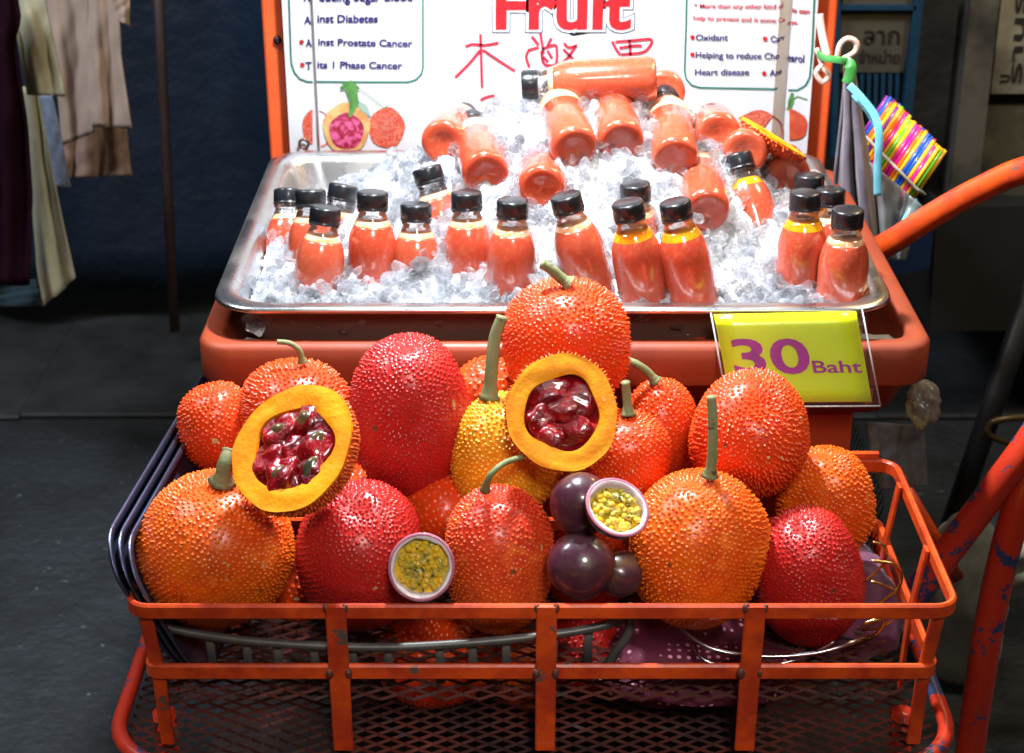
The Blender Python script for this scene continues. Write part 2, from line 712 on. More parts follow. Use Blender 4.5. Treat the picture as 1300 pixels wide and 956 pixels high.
plum = cloth('plum_cloth', (0.020, 0.004, 0.012))
plum.node_tree.nodes['Principled BSDF'].inputs['Sheen Weight'].default_value = 0
plum.node_tree.nodes['Principled BSDF'].inputs['Specular IOR Level'].default_value = 0.1
sage = cloth('sage_cloth', (0.62, 0.60, 0.42), (0.52, 0.50, 0.34), 14)
pinkb = cloth('pink_beige_cloth', (0.55, 0.42, 0.35), (0.46, 0.35, 0.29), 10)
paleb = cloth('pale_blue_cloth', (0.22, 0.28, 0.42))
tealc = cloth('teal_cloth', (0.012, 0.04, 0.06))
GG = 'clothes hanging on the left'
drape('shirt', [(-40, -20), (-40, 362)], [(20, -20), (28, 25), (20, 50), (36, 160), (42, 250), (38, 362)], 1.22, plum,
      'dark plum garment hanging at the far left edge', 3, 0.015, group=GG, seed=1)
jk = thing('jacket', 'sage green garment with a wide sleeve, hanging right of the plum one', 'garment', at_y(60, 60, 1.32), GG)
drape('body', [(28, 110), (38, 230), (46, 330), (56, 388)], [(48, 110), (66, 210), (80, 280), (96, 352)], 1.34, sage, '', 2, 0.014, seed=3, parent=jk)
drape('sleeve', [(-10, -20), (20, 40), (34, 120)], [(54, -20), (68, 50), (84, 122)], 1.28, sage, '', 2, 0.012, seed=2, parent=jk)
drape('scarf', [(46, 120), (56, 160), (66, 236)], [(66, 120), (78, 170), (88, 238)], 1.42, paleb, 'pale blue cloth strip hanging behind the sage garment', 1, 0.008, group=GG, seed=4)
sh = thing('shirt', 'pinkish beige shirt with two layered hems, hanging near the tarpaulin', 'garment', at_y(110, 60, 1.55), GG)
drape('under_layer', [(80, 120), (80, 226)], [(150, 120), (160, 160), (167, 222)], 1.64, cloth('rose_beige_cloth', (0.36, 0.24, 0.19)), '', 3, 0.014, seed=6, parent=sh)
drape('left_panel', [(58, -20), (72, 90), (80, 184)], [(110, -20), (114, 90), (120, 168)], 1.56, pinkb, '', 2, 0.012, seed=7, parent=sh)
drape('right_panel', [(108, -20), (113, 90), (119, 160)], [(150, -20), (154, 70), (168, 163)], 1.53, pinkb, '', 2, 0.012, seed=8, parent=sh)
drape('sleeve', [(138, -20), (152, 26)], [(166, -20), (164, 34)], 1.48, pinkb, '', 1, 0.01, seed=9, parent=sh)
drape('trousers', [(-40, 355), (-40, 388)], [(46, 355), (53, 388)], 1.4, tealc, 'dark teal garment showing below the plum one', 2, 0.01, group=GG, seed=10)

# right background: wall with old signs
wallm = mat('grimy_wall', (0.012, 0.012, 0.012), 0.8, col2=(0.035, 0.034, 0.028), scale=3, lo=0.5, hi=0.75, bmp=0.6, bscale=14, bdist=0.02)
wl = mk('back_wall', *boxy(0.3, 4.2, 2.15, 2.3, 0.0, 3.4, 0.01), wallm, smooth=False)
tag(wl, 'grimy dark wall behind the right side of the stall', 'wall', kind='structure')
YB = 1.55


def px_slab(name, pts, y, th, m, parent=None):
    A = [at_y(u, v, y) for u, v in pts]
    n = len(A)
    V = A + [a + np.array([0, th, 0]) for a in A]
    F = [tuple(range(n))[::-1], tuple(range(n, 2 * n))] + [(k, (k + 1) % n, n + (k + 1) % n, n + k) for k in range(n)]
    return mk(name, V, F, m, parent, smooth=False)


bluep = mat('blue_frame_paint', (0.008, 0.055, 0.13), 0.5, scale=10)
oldsign = mat('faded_sign', (0.095, 0.095, 0.08), 0.7, col2=(0.05, 0.05, 0.045), scale=5, lo=0.4, hi=0.7)
ink = mat('sign_ink', (0.014, 0.014, 0.016), 0.7, scale=20)


def text_raw(body, bold=0.0):
    cu = bpy.data.curves.new('t', 'FONT')
    cu.body = body
    cu.offset = bold
    cu.resolution_u = 4
    o = bpy.data.objects.new('t', cu)
    COL.objects.link(o)
    dg = bpy.context.evaluated_depsgraph_get()
    me = bpy.data.meshes.new_from_object(o.evaluated_get(dg))
    V = np.array([v.co[:] for v in me.vertices]).reshape(-1, 3)
    F = [tuple(p.vertices) for p in me.polygons]
    bpy.data.objects.remove(o)
    bpy.data.curves.remove(cu)
    bpy.data.meshes.remove(me)
    return V, F


def text_quad(name, body, o, ex, ez, nrm, m, parent, bold=0.0, ref=None, lift=0.0012, capref='H', shear=0.0):
    """o: lower left of baseline, ex: vector spanning the whole width, ez: vector of one capital's height"""
    V, F = text_raw(body, bold)
    Hc = text_raw(capref, bold)[0]
    h = Hc[:, 1].max() - Hc[:, 1].min()
    x0, x1 = V[:, 0].min(), V[:, 0].max()
    s = (V[:, 0] - x0) / (x1 - x0)
    t = V[:, 1] / h
    P = o + np.outer(s + shear * t, ex) + np.outer(t, ez) + np.array(nrm) * lift
    return mk(name, P, F, m, parent, smooth=False)


def ribbon(pts3, w, nrm, lift=0.001, closed=False):
    P = [np.array(p) for p in pts3]
    n = len(P)
    nrm = np.array(nrm, float)
    V, F = [], []
    for i in range(n):
        t = P[(i + 1) % n] - P[i - 1] if closed else P[min(i + 1, n - 1)] - P[max(i - 1, 0)]
        t /= np.linalg.norm(t) + 1e-12
        s = np.cross(t, nrm)
        ww = w if np.isscalar(w) else w[i]
        V += [P[i] + s * ww / 2 + nrm * lift, P[i] - s * ww / 2 + nrm * lift]
    for i in range(n if closed else n - 1):
        j = (i + 1) % n
        F.append((2 * i, 2 * i + 1, 2 * j + 1, 2 * j))
    return V, F


s1 = thing('framed_sign', 'dim grey signboard in a blue frame behind the cloth', 'sign', at_y(1110, 60, YB))
px_slab('board', [(1052, 200), (1058, -40), (1166, -40), (1142, 200)], YB, 0.02, mat('dark_board', (0.012, 0.014, 0.016), 0.6), s1)
px_slab('panel', [(1066, 92), (1068, 14), (1160, 14), (1147, 92)], YB - 0.012, 0.01, oldsign, s1)
px_slab('panel', [(1070, 6), (1071, -40), (1162, -40), (1162, 6)], YB - 0.012, 0.01, oldsign, s1)
for a in ([(1056, 200), (1061, -40), (1069, -40), (1062, 200)], [(1068, 13), (1068, 8), (1163, 8), (1163, 13)], [(1140, 200), (1165, -40), (1177, -40), (1152, 200)]):
    px_slab('frame_bar', a, YB - 0.03, 0.03, bluep, s1)
for k in range(7):
    u = 1082 + k * 9
    px_slab('slat', [(u, 152), (u + 1, 94), (u + 6, 94), (u + 4, 152)], YB - 0.014, 0.01, bluep, s1)
for (b, u0, u1, vb, vc) in (('ลาก', 1096, 1142, 56, 38), ('จำหน่าย', 1090, 1142, 80, 68)):
    o = at_y(u0, vb, YB - 0.013)
    text_quad('lettering', b, o, at_y(u1, vb, YB - 0.013) - o, at_y(u0, vc, YB - 0.013) - o, (0, -1, 0), ink, s1, 0.01, capref='ก')
s2 = thing('painted_sign', 'pale old signboard with black vertical letters at the top right', 'sign', at_y(1270, 60, YB))
px_slab('board', [(1229, 132), (1246, -60), (1420, -60), (1420, 132)], YB + 0.03, 0.02, mat('black_board', (0.01, 0.01, 0.012), 0.6), s2)
palesign = mat('pale_sign', (0.30, 0.30, 0.25), 0.7, col2=(0.10, 0.10, 0.085), scale=4, chips=(0.03, 0.03, 0.03), chipscale=18, chiplo=0.64)
px_slab('panel', [(1258, 119), (1278, -60), (1420, -60), (1420, 119)], YB, 0.03, palesign, s2)
o = at_y(1296, 106, YB - 0.001)
text_quad('lettering', 'รานร', o, at_y(1303, -10, YB - 0.001) - o, at_y(1283, 106, YB - 0.001) - o, (0, -1, 0), ink, s2, 0.02, capref='ก', lift=0.002)
o = at_y(1281, 104, YB - 0.001)
text_quad('lettering', 'บ', o, at_y(1282, 94, YB - 0.001) - o, at_y(1269, 104, YB - 0.001) - o, (0, -1, 0), ink, s2, 0.02, capref='ก', lift=0.002)
px_slab('lower_panel', [(1236, 258), (1250, 134), (1420, 134), (1420, 258)], YB + 0.02, 0.02,
        mat('stained_board', (0.10, 0.095, 0.07), 0.8, col2=(0.03, 0.03, 0.025), scale=6, lo=0.42, hi=0.62), s2)
pil = px_slab('pillar', [(1196, 330), (1240, -60), (1276, -60), (1232, 330)], YB - 0.02, 0.09,
              mat('peeling_pillar', (0.10, 0.095, 0.085), 0.8, col2=(0.022, 0.022, 0.022), scale=5, lo=0.4, hi=0.6, bmp=0.5))
tag(pil, 'peeling grey wooden pillar beside the pale signboard', 'pillar')
dk = px_slab('cabinet', [(1180, 420), (1190, 262), (1420, 262), (1420, 420)], YB - 0.05, 0.5, mat('dark_cabinet', (0.012, 0.013, 0.014), 0.7))
tag(dk, 'black low cabinet under the pale signboard', 'cabinet')
bb = px_slab('crate', [(1128, 352), (1132, 292), (1186, 285), (1180, 340)], 1.2, 0.25, mat('blue_crate', (0.006, 0.02, 0.07), 0.5))
tag(bb, 'dark blue plastic crate behind the orange handle', 'crate')

# black leaning leg and its hook
st = thing('folding_stand', 'black folding stand with a leaning leg at the right edge', 'stand', at_y(1250, 540, 0.75))
blk = mat('black_metal', (0.006, 0.006, 0.007), 0.5)
mk('leg', *sweep([at_y(1325, 330, 0.75), at_y(1262, 510, 0.72), at_y(1190, 720, 0.68)], rsect(0.034, 0.03), False, (0, 1, 0)), blk, st)
mk('brace', *tube(smooth_path([at_y(1330, 528, 0.72), at_y(1275, 532, 0.7), at_y(1256, 540, 0.7), at_y(1262, 556, 0.7), at_y(1330, 575, 0.72)]), 0.006, 8),
   mat('worn_hook', (0.02, 0.018, 0.014), 0.35, 0.5, col2=(0.10, 0.07, 0.03)), st)

# ------------------------------------------------------------------ the cart
cart = thing('food_cart', 'orange painted metal food cart carrying the fruit basket and the juice tray', 'cart', (0, 0.1, 0))
YP = 0.66          # poster plane
for (ut, vt, ub, vb) in ((349, -120, 352, 235), (1056, -120, 1031, 235)):
    p, q = at_y(ut, vt, YP + 0.05), at_y(ub, vb, YP + 0.05)
    xm = (p[0] + q[0]) / 2
    mk('post', *sweep([(xm, YP + 0.05, 0.55), (xm, YP + 0.05, 1.9)], rsect(0.032, 0.03, 0.003), False, (0, 1, 0)), post_paint, cart, smooth=False)
xb0, xb1 = -0.345, 0.44
mk('body_box', *boxy(xb0 + 0.02, xb1 - 0.025, 0.03, 0.6, 0.50, 0.811, 0.012), mat('box_paint', (0.42, 0.05, 0.012), 0.4, col2=(0.33, 0.035, 0.01), scale=6), cart, smooth=False)
# orange plastic bin that carries the tray
bn = thing('plastic_bin', 'wide orange plastic bin with a flared rim under the steel tray', 'bin', (0.065, 0.3, 0.83))
cx, hx = 0.0625, 0.4325
cy, hy = 0.315, 0.335
pr = [(-0.062, 0.045, 0.808), (-0.030, 0.045, 0.812), (-0.014, 0.045, 0.857), (-0.003, 0.04, 0.859), (0.0, 0.04, 0.864), (0.0, 0.04, 0.906), (-0.005, 0.038, 0.912),
      (-0.022, 0.03, 0.912), (-0.028, 0.028, 0.906), (-0.034, 0.028, 0.832)]
mk('shell', *loft([rrect(cx, cy, hx + d, hy + d, r, z, 8) for d, r, z in pr], True), bin_plastic, bn)
for fx in (-0.30, 0.40):
    mk('rim_gusset', *boxy(cx + fx * 0.9 - 0.004, cx + fx * 0.9 + 0.004, cy - hy + 0.004, cy - hy + 0.016, 0.835, 0.856, 0.001), bin_plastic, bn, smooth=False)

# steel tray
tr = thing('steel_tray', 'large stainless steel tray heaped with crushed ice and juice bottles', 'tray', (0.048, 0.3, 0.87))
tx, thx, ty, thy = 0.0485, 0.4035, 0.307, 0.307
TP = [(-0.004, 0.060, 0.943), (0.0, 0.060, 0.946), (-0.001, 0.059, 0.950), (-0.006, 0.058, 0.9515), (-0.022, 0.05, 0.950), (-0.0265, 0.046, 0.947), (-0.030, 0.045, 0.940),
      (-0.040, 0.045, 0.900), (-0.048, 0.042, 0.880), (-0.060, 0.036, 0.872), (-0.075, 0.03, 0.870)]
mk('pan', *loft([rrect(tx, ty, thx + d, thy + d, r, z, 10) for d, r, z in TP], True), steel, tr)
TO = [(-0.004, 0.060, 0.943), (-0.020, 0.052, 0.943), (-0.0265, 0.047, 0.938), (-0.037, 0.047, 0.900), (-0.046, 0.044, 0.876), (-0.060, 0.036, 0.8665), (-0.078, 0.03, 0.865)]
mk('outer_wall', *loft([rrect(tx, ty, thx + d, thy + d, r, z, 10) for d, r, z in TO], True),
   mat('tray_outside', (0.34, 0.17, 0.13), 0.42, 0.55, col2=(0.20, 0.09, 0.07), scale=7, stretch=(0.4, 1, 2), lo=0.35, hi=0.7, rough2=0.55), tr)  # red brown base paints the bin's reflection into the steel

# basket of flat bars
bk = thing('wire_basket', 'red orange flat bar basket on the cart front holding the spiky fruit', 'basket', (0.02, -0.22, 0.68))
ZR, ZL = 0.785, 0.706
xl, xr, yf, yb = -0.386, 0.446, -0.386, -0.075


def flat(name, P, w, h, m=orange_paint, closed=False, par=bk):
    return mk(name, *sweep(P, rsect(w, h, 0.0022), closed, (0, 0, 1)), m, par, smooth=False)


def ring(x0, x1, y0, y1, r, z, n=5):
    return rrect((x0 + x1) / 2, (y0 + y1) / 2, (x1 - x0) / 2, (y1 - y0) / 2, r, z, n)


flat('top_rail', ring(xl, xr, yf, yb, 0.022, ZR), 0.007, 0.017, closed=True)
flat('bottom_rail', ring(xl + 0.012, xr - 0.012, yf + 0.010, yb, 0.012, ZL), 0.007, 0.018, closed=True)


def strap(u, w=0.021):
    p = at_y(u, 778, yf - 0.0052)
    return mk('upright', *sweep([(p[0], yf - 0.0052, ZR + 0.009), (p[0], yf + 0.001, ZL + 0.01), (p[0], yf + 0.004, 0.612)], rsect(w, 0.004, 0.0015), False, (0, 1, 0)), orange_paint, bk, smooth=False)


for u in (426, 694, 959):
    strap(u)
for (x, y) in ((xl + 0.016, yf + 0.004), (xr - 0.016, yf + 0.004)):
    mk('upright', *sweep([(x, y + .004, ZR - 0.008), (x + (0.006 if x < 0 else -0.006), y + 0.012, ZL - 0.008), (x + (0.008 if x < 0 else -0.008), y + 0.012, 0.612)], rsect(0.014, 0.006, 0.0015), False, (0, 1, 0)), orange_paint, bk, smooth=False)
for (x, y, k) in ((xr, -0.13, 1), (xr, -0.27, 1), (xl, -0.13, -1), (xl, -0.27, -1)):
    mk('upright', *sweep([(x - k * 0.006, y, ZR + 0.004), (x - k * 0.016, y, ZL), (x - k * 0.018, y, 0.612)], rsect(0.004, 0.014, 0.001), False, (0, 1, 0)), orange_paint, bk, smooth=False)
mk('back_panel_bar', *boxy(xl + 0.02, xr - 0.02, yb - 0.004, yb + 0.003, ZR + 0.010, ZR + 0.018, 0.001), orange_paint, bk, smooth=False)


weld_m = mat('bare_weld', (0.10, 0.085, 0.08), 0.5, 0.5, col2=(0.2, 0.05, 0.02), scale=90, bmp=0.6, bscale=300)
for u in (426, 694, 959):
    pw = at_y(u, 778, yf - 0.004)[0]
    for zz in (ZR + 0.006, ZL + 0.004):
        for sx_ in (-0.0095, 0.0095):
            mk('weld', ICO2[0] * np.array([0.0035, 0.003, 0.0055]) * random.uniform(0.8, 1.2) + np.array([pw + sx_, yf - 0.004 + (0.004 if zz < 0.75 else 0), zz]), ICO2[1], weld_m, bk)


def expanded(x0, x1, y0, y1, z, dx, dy, t):
    parts = []
    ny = int((y1 - y0) / (dy / 2))
    nx = int((x1 - x0) / dx)
    for j in range(ny):
        ya = y0 + j * dy / 2
        for i in range(nx):
            xa = x0 + (i + 0.5 * (j % 2)) * dx
            for s in (-1, 1):
                p = np.array([xa, ya, z])
                q = np.array([xa + s * dx / 2, ya + dy / 2, z])
                if x0 <= q[0] <= x1:
                    d = (q - p) * 0.04
                    parts.append(sweep([p - d, q + d], [(t, -t * .7), (0, t), (-t, -t * .7)], False, (0, 0, 1), caps=False))
    return join(*parts)


mesh_red = mat('red_mesh_paint', (0.10, 0.014, 0.008), 0.6, col2=(0.03, 0.008, 0.006), scale=12, chips=(0.05, 0.03, 0.03), chipscale=30, chiplo=0.6)
mk('mesh_floor', *expanded(xl + 0.012, xr - 0.012, yf + 0.012, yb, 0.670, 0.034, 0.018, 0.0016), mesh_red, bk, smooth=False, kind='stuff')
# lower shelf with rounded corners, wider than the basket
sx0, sx1, sy0, sy1 = -0.425, 0.47, -0.40, 0.35
mk('shelf_rail', *tube(ring(sx0, sx1, sy0, sy1, 0.09, 0.60, 8), 0.009, 8, True), blue_chip_paint, cart)
mk('shelf_mesh', *expanded(sx0 + 0.01, sx1 - 0.005, sy0 + 0.02, sy1, 0.592, 0.030, 0.017, 0.0017), mesh_red, cart, smooth=False, kind='stuff')
mk('lower_deck', *boxy(sx0 + 0.02, sx1 - 0.02, sy0 + 0.06, sy1, 0.28, 0.30, 0.006), mat('deck_dark', (0.03, 0.015, 0.012), 0.7), cart, smooth=False)
mk('side_mesh', *(lambda a: (a[0][:, [2, 1, 0]] * np.array([0, 1, 1]) + np.array([0.452, 0, 0.0]), a[1]))(expanded(0.60, 0.72, -0.02, 0.34, 0, 0.020, 0.014, 0.0012)), mesh_red, cart, smooth=False, kind='stuff')

# tubes on the right
bt = blue_chip_paint
mk('handle', *tube(smooth_path([at_y(1090, 330, .40), at_y(1135, 305, .36), at_y(1190, 270, .33), at_y(1245, 240, .30), at_y(1300, 216, .26), at_y(1380, 200, .18), at_y(1425, 240, 0.08), at_y(1432, 320, 0.01), at_y(1420, 398, 0.0)], 6), 0.0175, 16), orange_paint, cart)
J = at_y(1308, 560, -0.02)
mk('frame_tube', *tube(smooth_path([at_y(1420, 400, 0.0), at_y(1345, 500, -0.01), J, at_y(1262, 622, -0.02), at_y(1175, 738, 0.0), at_y(1120, 800, 0.02)], 6), 0.0185, 16), bt, cart)
mk('frame_tube', *tube(smooth_path([at_y(1322, 555, 0.0), at_y(1292, 640, -0.02), at_y(1262, 760, -0.03), at_y(1242, 880, -0.04), at_y(1225, 1000, -0.05)], 6), 0.0185, 16), bt, cart)
mk('frame_tube', *tube([at_y(1135, 598, 0.2), at_y(1215, 735, 0.16)], 0.011, 12), orange_paint, cart)
for x in (-0.40, 0.45):
    mk('leg', *tube([(x, 0.30, 0.0), (x, 0.30, 0.62)], 0.015, 12), bt, cart)
    mk('leg', *tube([(x * 0.95, -0.30, 0.0), (x * 0.95, -0.30, 0.60)], 0.013, 12), bt, cart)

# three dark trays stood on edge on the left
for k in range(3):
    xo = -0.417 + k * 0.0085
    cyk, czk = -0.147 - k * 0.001, 0.7685 - k * 0.0035
    hyk, hzk = 0.225, 0.0805

    def lp(d, r, xx):
        return [(xx + 0.45 * (0.849 - p[1]) + 0.09 * (p[0] + 0.42), p[0], p[1]) for p in rrect(cyk, czk, hyk + d, hzk + d, r, 0, 8)]
    loops = [lp(-0.001, 0.05, xo + 0.0), lp(0.0008, 0.05, xo + 0.001), lp(-0.0, 0.05, xo + 0.0025), lp(-0.006, 0.045, xo + 0.002), lp(-0.008, 0.045, xo - 0.002), lp(-0.016, 0.04, xo - 0.010), lp(-0.024, 0.035, xo - 0.012)]
    t3 = mk('oven_tray', *loft(loops, True), dark_tray, smooth=True)
    md = t3.modifiers.new('thick', 'SOLIDIFY')
    md.thickness = 0.0012
    tag(t3, ['leftmost of the three dark metal trays stood on edge by the basket', 'middle one of the three dark metal trays stood on edge',
             'innermost dark metal tray, nearest to the basket'][k], 'tray', 'dark trays stood on edge')

# grey wire rack inside the basket
wr = thing('wire_rack', 'dull grey wire rack under the fruit inside the red basket', 'rack', (0, -0.33, 0.7))
rim = smooth_path([at_y(196, 792, -0.352), at_y(240, 803, -0.355), at_y(330, 815, -0.362), at_y(470, 822, -0.366), at_y(600, 816, -0.366), at_y(720, 803, -0.362), at_y(785, 788, -0.352), at_y(800, 770, -0.30)], 6)
mk('rim', *tube(rim, 0.0048, 10), grey_wire, wr)
for u in list(range(262, 780, 48)):
    b = min(rim, key=lambda p: abs((650 + (p[0] - CAM[0]) / depth(p) * FPX) - u))
    mk('spoke', *sweep([b + np.array([0, 0.004, -.002]), b + np.array([0, 0.010, -0.052]), b + np.array([0, 0.05, -0.068])], rsect(0.009, 0.004, 0.001), False, (0, 1, 0)), grey_wire, wr)
mk('side_wire', *tube(smooth_path([at_y(800, 775, -0.345), at_y(797, 805, -0.35), at_y(775, 838, -0.35), at_y(772, 860, -0.34)]), 0.005, 8), grey_wire, wr)
w2 = thing('wire_coil', 'loose silver wire ring under the red fruit on the right', 'wire', at_y(960, 820, -0.33))
mk('loop', *tube(smooth_path([at_y(862, 795, -0.32), at_y(900, 822, -0.345), at_y(960, 833, -0.35), at_y(1030, 830, -0.35), at_y(1085, 815, -0.34), at_y(1100, 805, -0.3)]), 0.0026, 8), white_wire, w2)
mk('loop', *tube(smooth_path([at_y(880, 800, -0.30), at_y(890, 835, -0.335), at_y(940, 848, -0.34), at_y(1010, 838, -0.34), at_y(1060, 815, -0.32)]), 0.002, 8), white_wire, w2)
w3 = thing('wire_coil', 'gold coloured wire curls at the right side of the basket', 'wire', at_y(1120, 740, -0.3))
mk('loop', *tube(smooth_path([at_y(1098, 738, -0.30), at_y(1122, 715, -0.3), at_y(1124, 695, -0.3), at_y(1108, 688, -0.3)]), 0.0016, 8), gold_wire, w3)
mk('loop', *tube(smooth_path([at_y(1106, 712, -0.31), at_y(1138, 718, -0.31), at_y(1143, 742, -0.31), at_y(1118, 764, -0.31), at_y(1085, 780, -0.3)]), 0.0018, 8), gold_wire, w3)
mk('loop', *tube(smooth_path([at_y(1106, 738, -0.31), at_y(1135, 750, -0.31), at_y(1142, 775, -0.31), at_y(1122, 795, -0.31), at_y(1095, 800, -0.3)]), 0.0016, 8), gold_wire, w3)
mk('loop', *tube(smooth_path([at_y(1096, 792, -0.33), at_y(1122, 786, -0.33), at_y(1110, 808, -0.33), at_y(1075, 822, -0.3)]), 0.0022, 8), gold_wire, w3)

# ------------------------------------------------------------------ fabrics in and under the basket
dotm = bpy.data.materials.new('polka_dot_cloth')
nt, N, L, b = nodes_of(dotm)
tc = N.new('ShaderNodeTexCoord')
v = N.new('ShaderNodeTexVoronoi')
v.inputs['Scale'].default_value = 95
v.inputs['Randomness'].default_value = 0.15
L.new(tc.outputs['Object'], v.inputs['Vector'])
L.new(mixc(nt, ramp(nt, v.outputs['Distance'], 0.26, 0.2), (0.09, 0.003, 0.025), (0.6, 0.3, 0.4)), b.inputs['Base Color'])
b.inputs['Roughness'].default_value = 0.8


def crumple(name, cx_, cy_, cz_, sx_, sy_, sz_, m, label, cat, seed, freq=5, amp=0.25, ico=ICO3):
    g = np.random.default_rng(seed)
    V = ico[0].copy()
    d = np.zeros(len(V))
    for k in range(9):
        w = g.normal(0, freq * (0.6 + k * 0.25), 3)
        d += np.abs(np.sin(V @ w + g.uniform(0, 6))) * amp / (1 + 0.45 * k)
    V = V * (0.75 + d[:, None])
    V = V * np.array([sx_, sy_, sz_]) + np.array([cx_, cy_, cz_])
    o = mk(name, V, ico[1], m, None)
    return tag(o, label, cat)


p = at_y(870, 850, -0.28)
crumple('cloth', p[0], -0.24, 0.645, 0.10, 0.08, 0.03, dotm, 'dark magenta polka dot cloth lying in the basket bottom', 'cloth', 3, 2.5, 0.2)
pinkc = cloth('pink_cloth', (0.14, 0.03, 0.09), (0.09, 0.02, 0.055), 12)
p = at_y(1135, 790, -0.2)
crumple('cloth', 0.385, -0.15, 0.65, 0.045, 0.08, 0.035, pinkc, 'pink cloth crumpled at the right end of the basket', 'cloth', 5, 3, 0.25)
greyc = cloth('grey_cloth', (0.13, 0.135, 0.12), (0.07, 0.075, 0.07), 9)
p = at_y(1226, 728, 0.66)
crumple('bag', p[0], p[1], 0.125, 0.055, 0.07, 0.125, greyc, 'crumpled grey fabric bag behind the red frame tubes', 'bag', 6, 2.5, 0.22)
for k, (va, lab) in enumerate(((708, 'upper of the two pale pipes at the right edge'), (738, 'lower of the two pale pipes at the right edge'))):
    a, q = at_y(1262, va, 0.45), at_y(1420, va - 38, 0.45)
    o = mk('pipe', *tube([a, q], 0.017, 14), mat('pale_pipe', (0.38, 0.40, 0.28), 0.4, col2=(0.28, 0.30, 0.22), scale=9))
    tag(o, lab, 'pipe', 'pale pipes at the right')

# ------------------------------------------------------------------ poster board
po = thing('poster', 'white printed poster board about the fruit, standing behind the tray', 'poster', at_y(700, 195, YP))
FX = [at_y(u, 100, YP)[0] for u in (362, 400, 402, 984, 1003, 1033)]
FD = [0.010, 0.012, 0.0, 0.0, 0.024, 0.012]


def fold(o, lift):
    me = o.data
    oy = po.location[1]
    ox = po.location[0]
    for v_ in me.vertices:
        v_.co.y = YP + float(np.interp(v_.co.x + ox, FX, FD)) - lift - oy
    return o


sheet_m = mat('poster_sheet', (0.50, 0.50, 0.515), 0.45, col2=(0.44, 0.45, 0.48), scale=3, lo=0.4, hi=0.7, coat=0.3, bmp=0.15, bscale=6, bdist=0.01)
NPY = (0, -1, 0)


def PX(u, v, dy=0.0):
    return at_y(u, v, YP + dy)


xs = [PX(u, 100)[0] for u in (362, 400, 402, 984, 1003, 1033)]
dys = [0.010, 0.012, 0.0, 0.0, 0.024, 0.012]
zs = [0.90, 1.00, 1.1, 1.2, 1.3, 1.5]
V, F = [], []
for j, z in enumerate(zs):
    for i, (x, dy) in enumerate(zip(xs, dys)):
        V.append((x, YP + dy, z))
    for i, (x, dy) in enumerate(zip(xs, dys)):
        pass
n = len(xs)
F = [(j * n + i, j * n + i + 1, (j + 1) * n + i + 1, (j + 1) * n + i) for j in range(len(zs) - 1) for i in range(n - 1)]
o = mk('printed_sheet', V, F, sheet_m, po, smooth=False)
md = o.modifiers.new('thick', 'SOLIDIFY')
md.thickness = 0.004
md.offset = -1
teal = mat('print_teal', (0.0, 0.13, 0.09), 0.5, scale=40)
navy = mat('print_navy', (0.012, 0.008, 0.11), 0.5, scale=40)
redp = mat('print_red', (0.40, 0.006, 0.012), 0.5, scale=40)
rosep = mat('print_rose', (0.42, 0.012, 0.035), 0.5, scale=40)
whitep = mat('print_white', (0.62, 0.62, 0.63), 0.5, scale=40)
greenp = mat('print_green', (0.07, 0.20, 0.04), 0.5, col2=(0.03, 0.12, 0.03), scale=40)
creamp = mat('print_cream', (0.48, 0.32, 0.12), 0.5, col2=(0.4, 0.18, 0.06), scale=60)
magp = mat('print_magenta', (0.22, 0.004, 0.02), 0.5, col2=(0.48, 0.08, 0.20), scale=120, lo=0.45, hi=0.6)
fruitp = mat('print_fruit', (0.36, 0.02, 0.012), 0.5, col2=(0.50, 0.14, 0.08), scale=330, lo=0.4, hi=0.62)


def ptext(body, u0, u1, vb, vc, m, bold=0.028, dy=0.0, lift=0.0015, drop=0):
    o = PX(u0, vb, dy)
    return fold(text_quad('lettering', body, o, PX(u1, vb + drop, dy) - o, PX(u0, vc, dy) - o, NPY, m, po, bold, lift=lift), lift)


LS, RS = 0.012, 0.018
ptext('R', 386, 395, 1, -13, navy, dy=LS - .001)
ptext('ducing Sugar Blood', 405, 524, 1, -13, navy)
ptext('A', 386, 395, 30, 20, navy, dy=LS - .001)
ptext('inst Diabetes', 403, 480, 28, 18, navy)
ptext('A', 388, 396, 59, 49, navy, dy=LS - .001)
ptext('inst Prostate Cancer', 404, 524, 57, 48, navy, drop=2)
ptext('T', 388, 396, 88, 78, navy, dy=LS - .001)
ptext('its 1 Phase Cancer', 403, 511, 86, 77, navy, drop=1)
ptext('Oxidant', 883, 924, 51, 43, navy, 0.022)
ptext('Carv', 978, 998, 53, 45, navy, 0.022)
ptext('Helping to reduce Cho', 883, 990, 73, 65, navy, 0.022, drop=2)
ptext('terol', 1000, 1020, 78, 68, navy, 0.022, dy=0.022)
ptext('Heart disease', 882, 951, 95, 87, navy, 0.022)
ptext('Ane', 977, 994, 96, 88, navy, 0.022)
ptext('* More than any other kind of', 881, 996, 10, 4, rosep, 0.018, drop=1)
ptext('it can', 1006, 1027, 16, 10, rosep, 0.028, dy=0.022)
ptext('help to prevent and it some Ca', 880, 998, 25, 19, rosep, 0.018, drop=4)
ptext('use', 1000, 1012, 31, 26, rosep, 0.028, dy=0.020)


def disc(name, u, v, ru, rv, m, lift, k=26, dy=0.0, a0=0, a1=360):
    c = PX(u, v, dy)
    ex = PX(u + ru, v, dy) - c
    ez = PX(u, v - rv, dy) - c
    V = [c + np.array(NPY) * lift]
    for i in range(k + 1):
        a = R(a0 + (a1 - a0) * i / k)
        w = 1 + 0.03 * math.sin(5 * a + u)
        V.append(c + ex * math.cos(a) * w + ez * math.sin(a) * w + np.array(NPY) * lift)
    return fold(mk(name, V, [(0, i + 1, i + 2) for i in range(k)], m, po, smooth=False), lift)


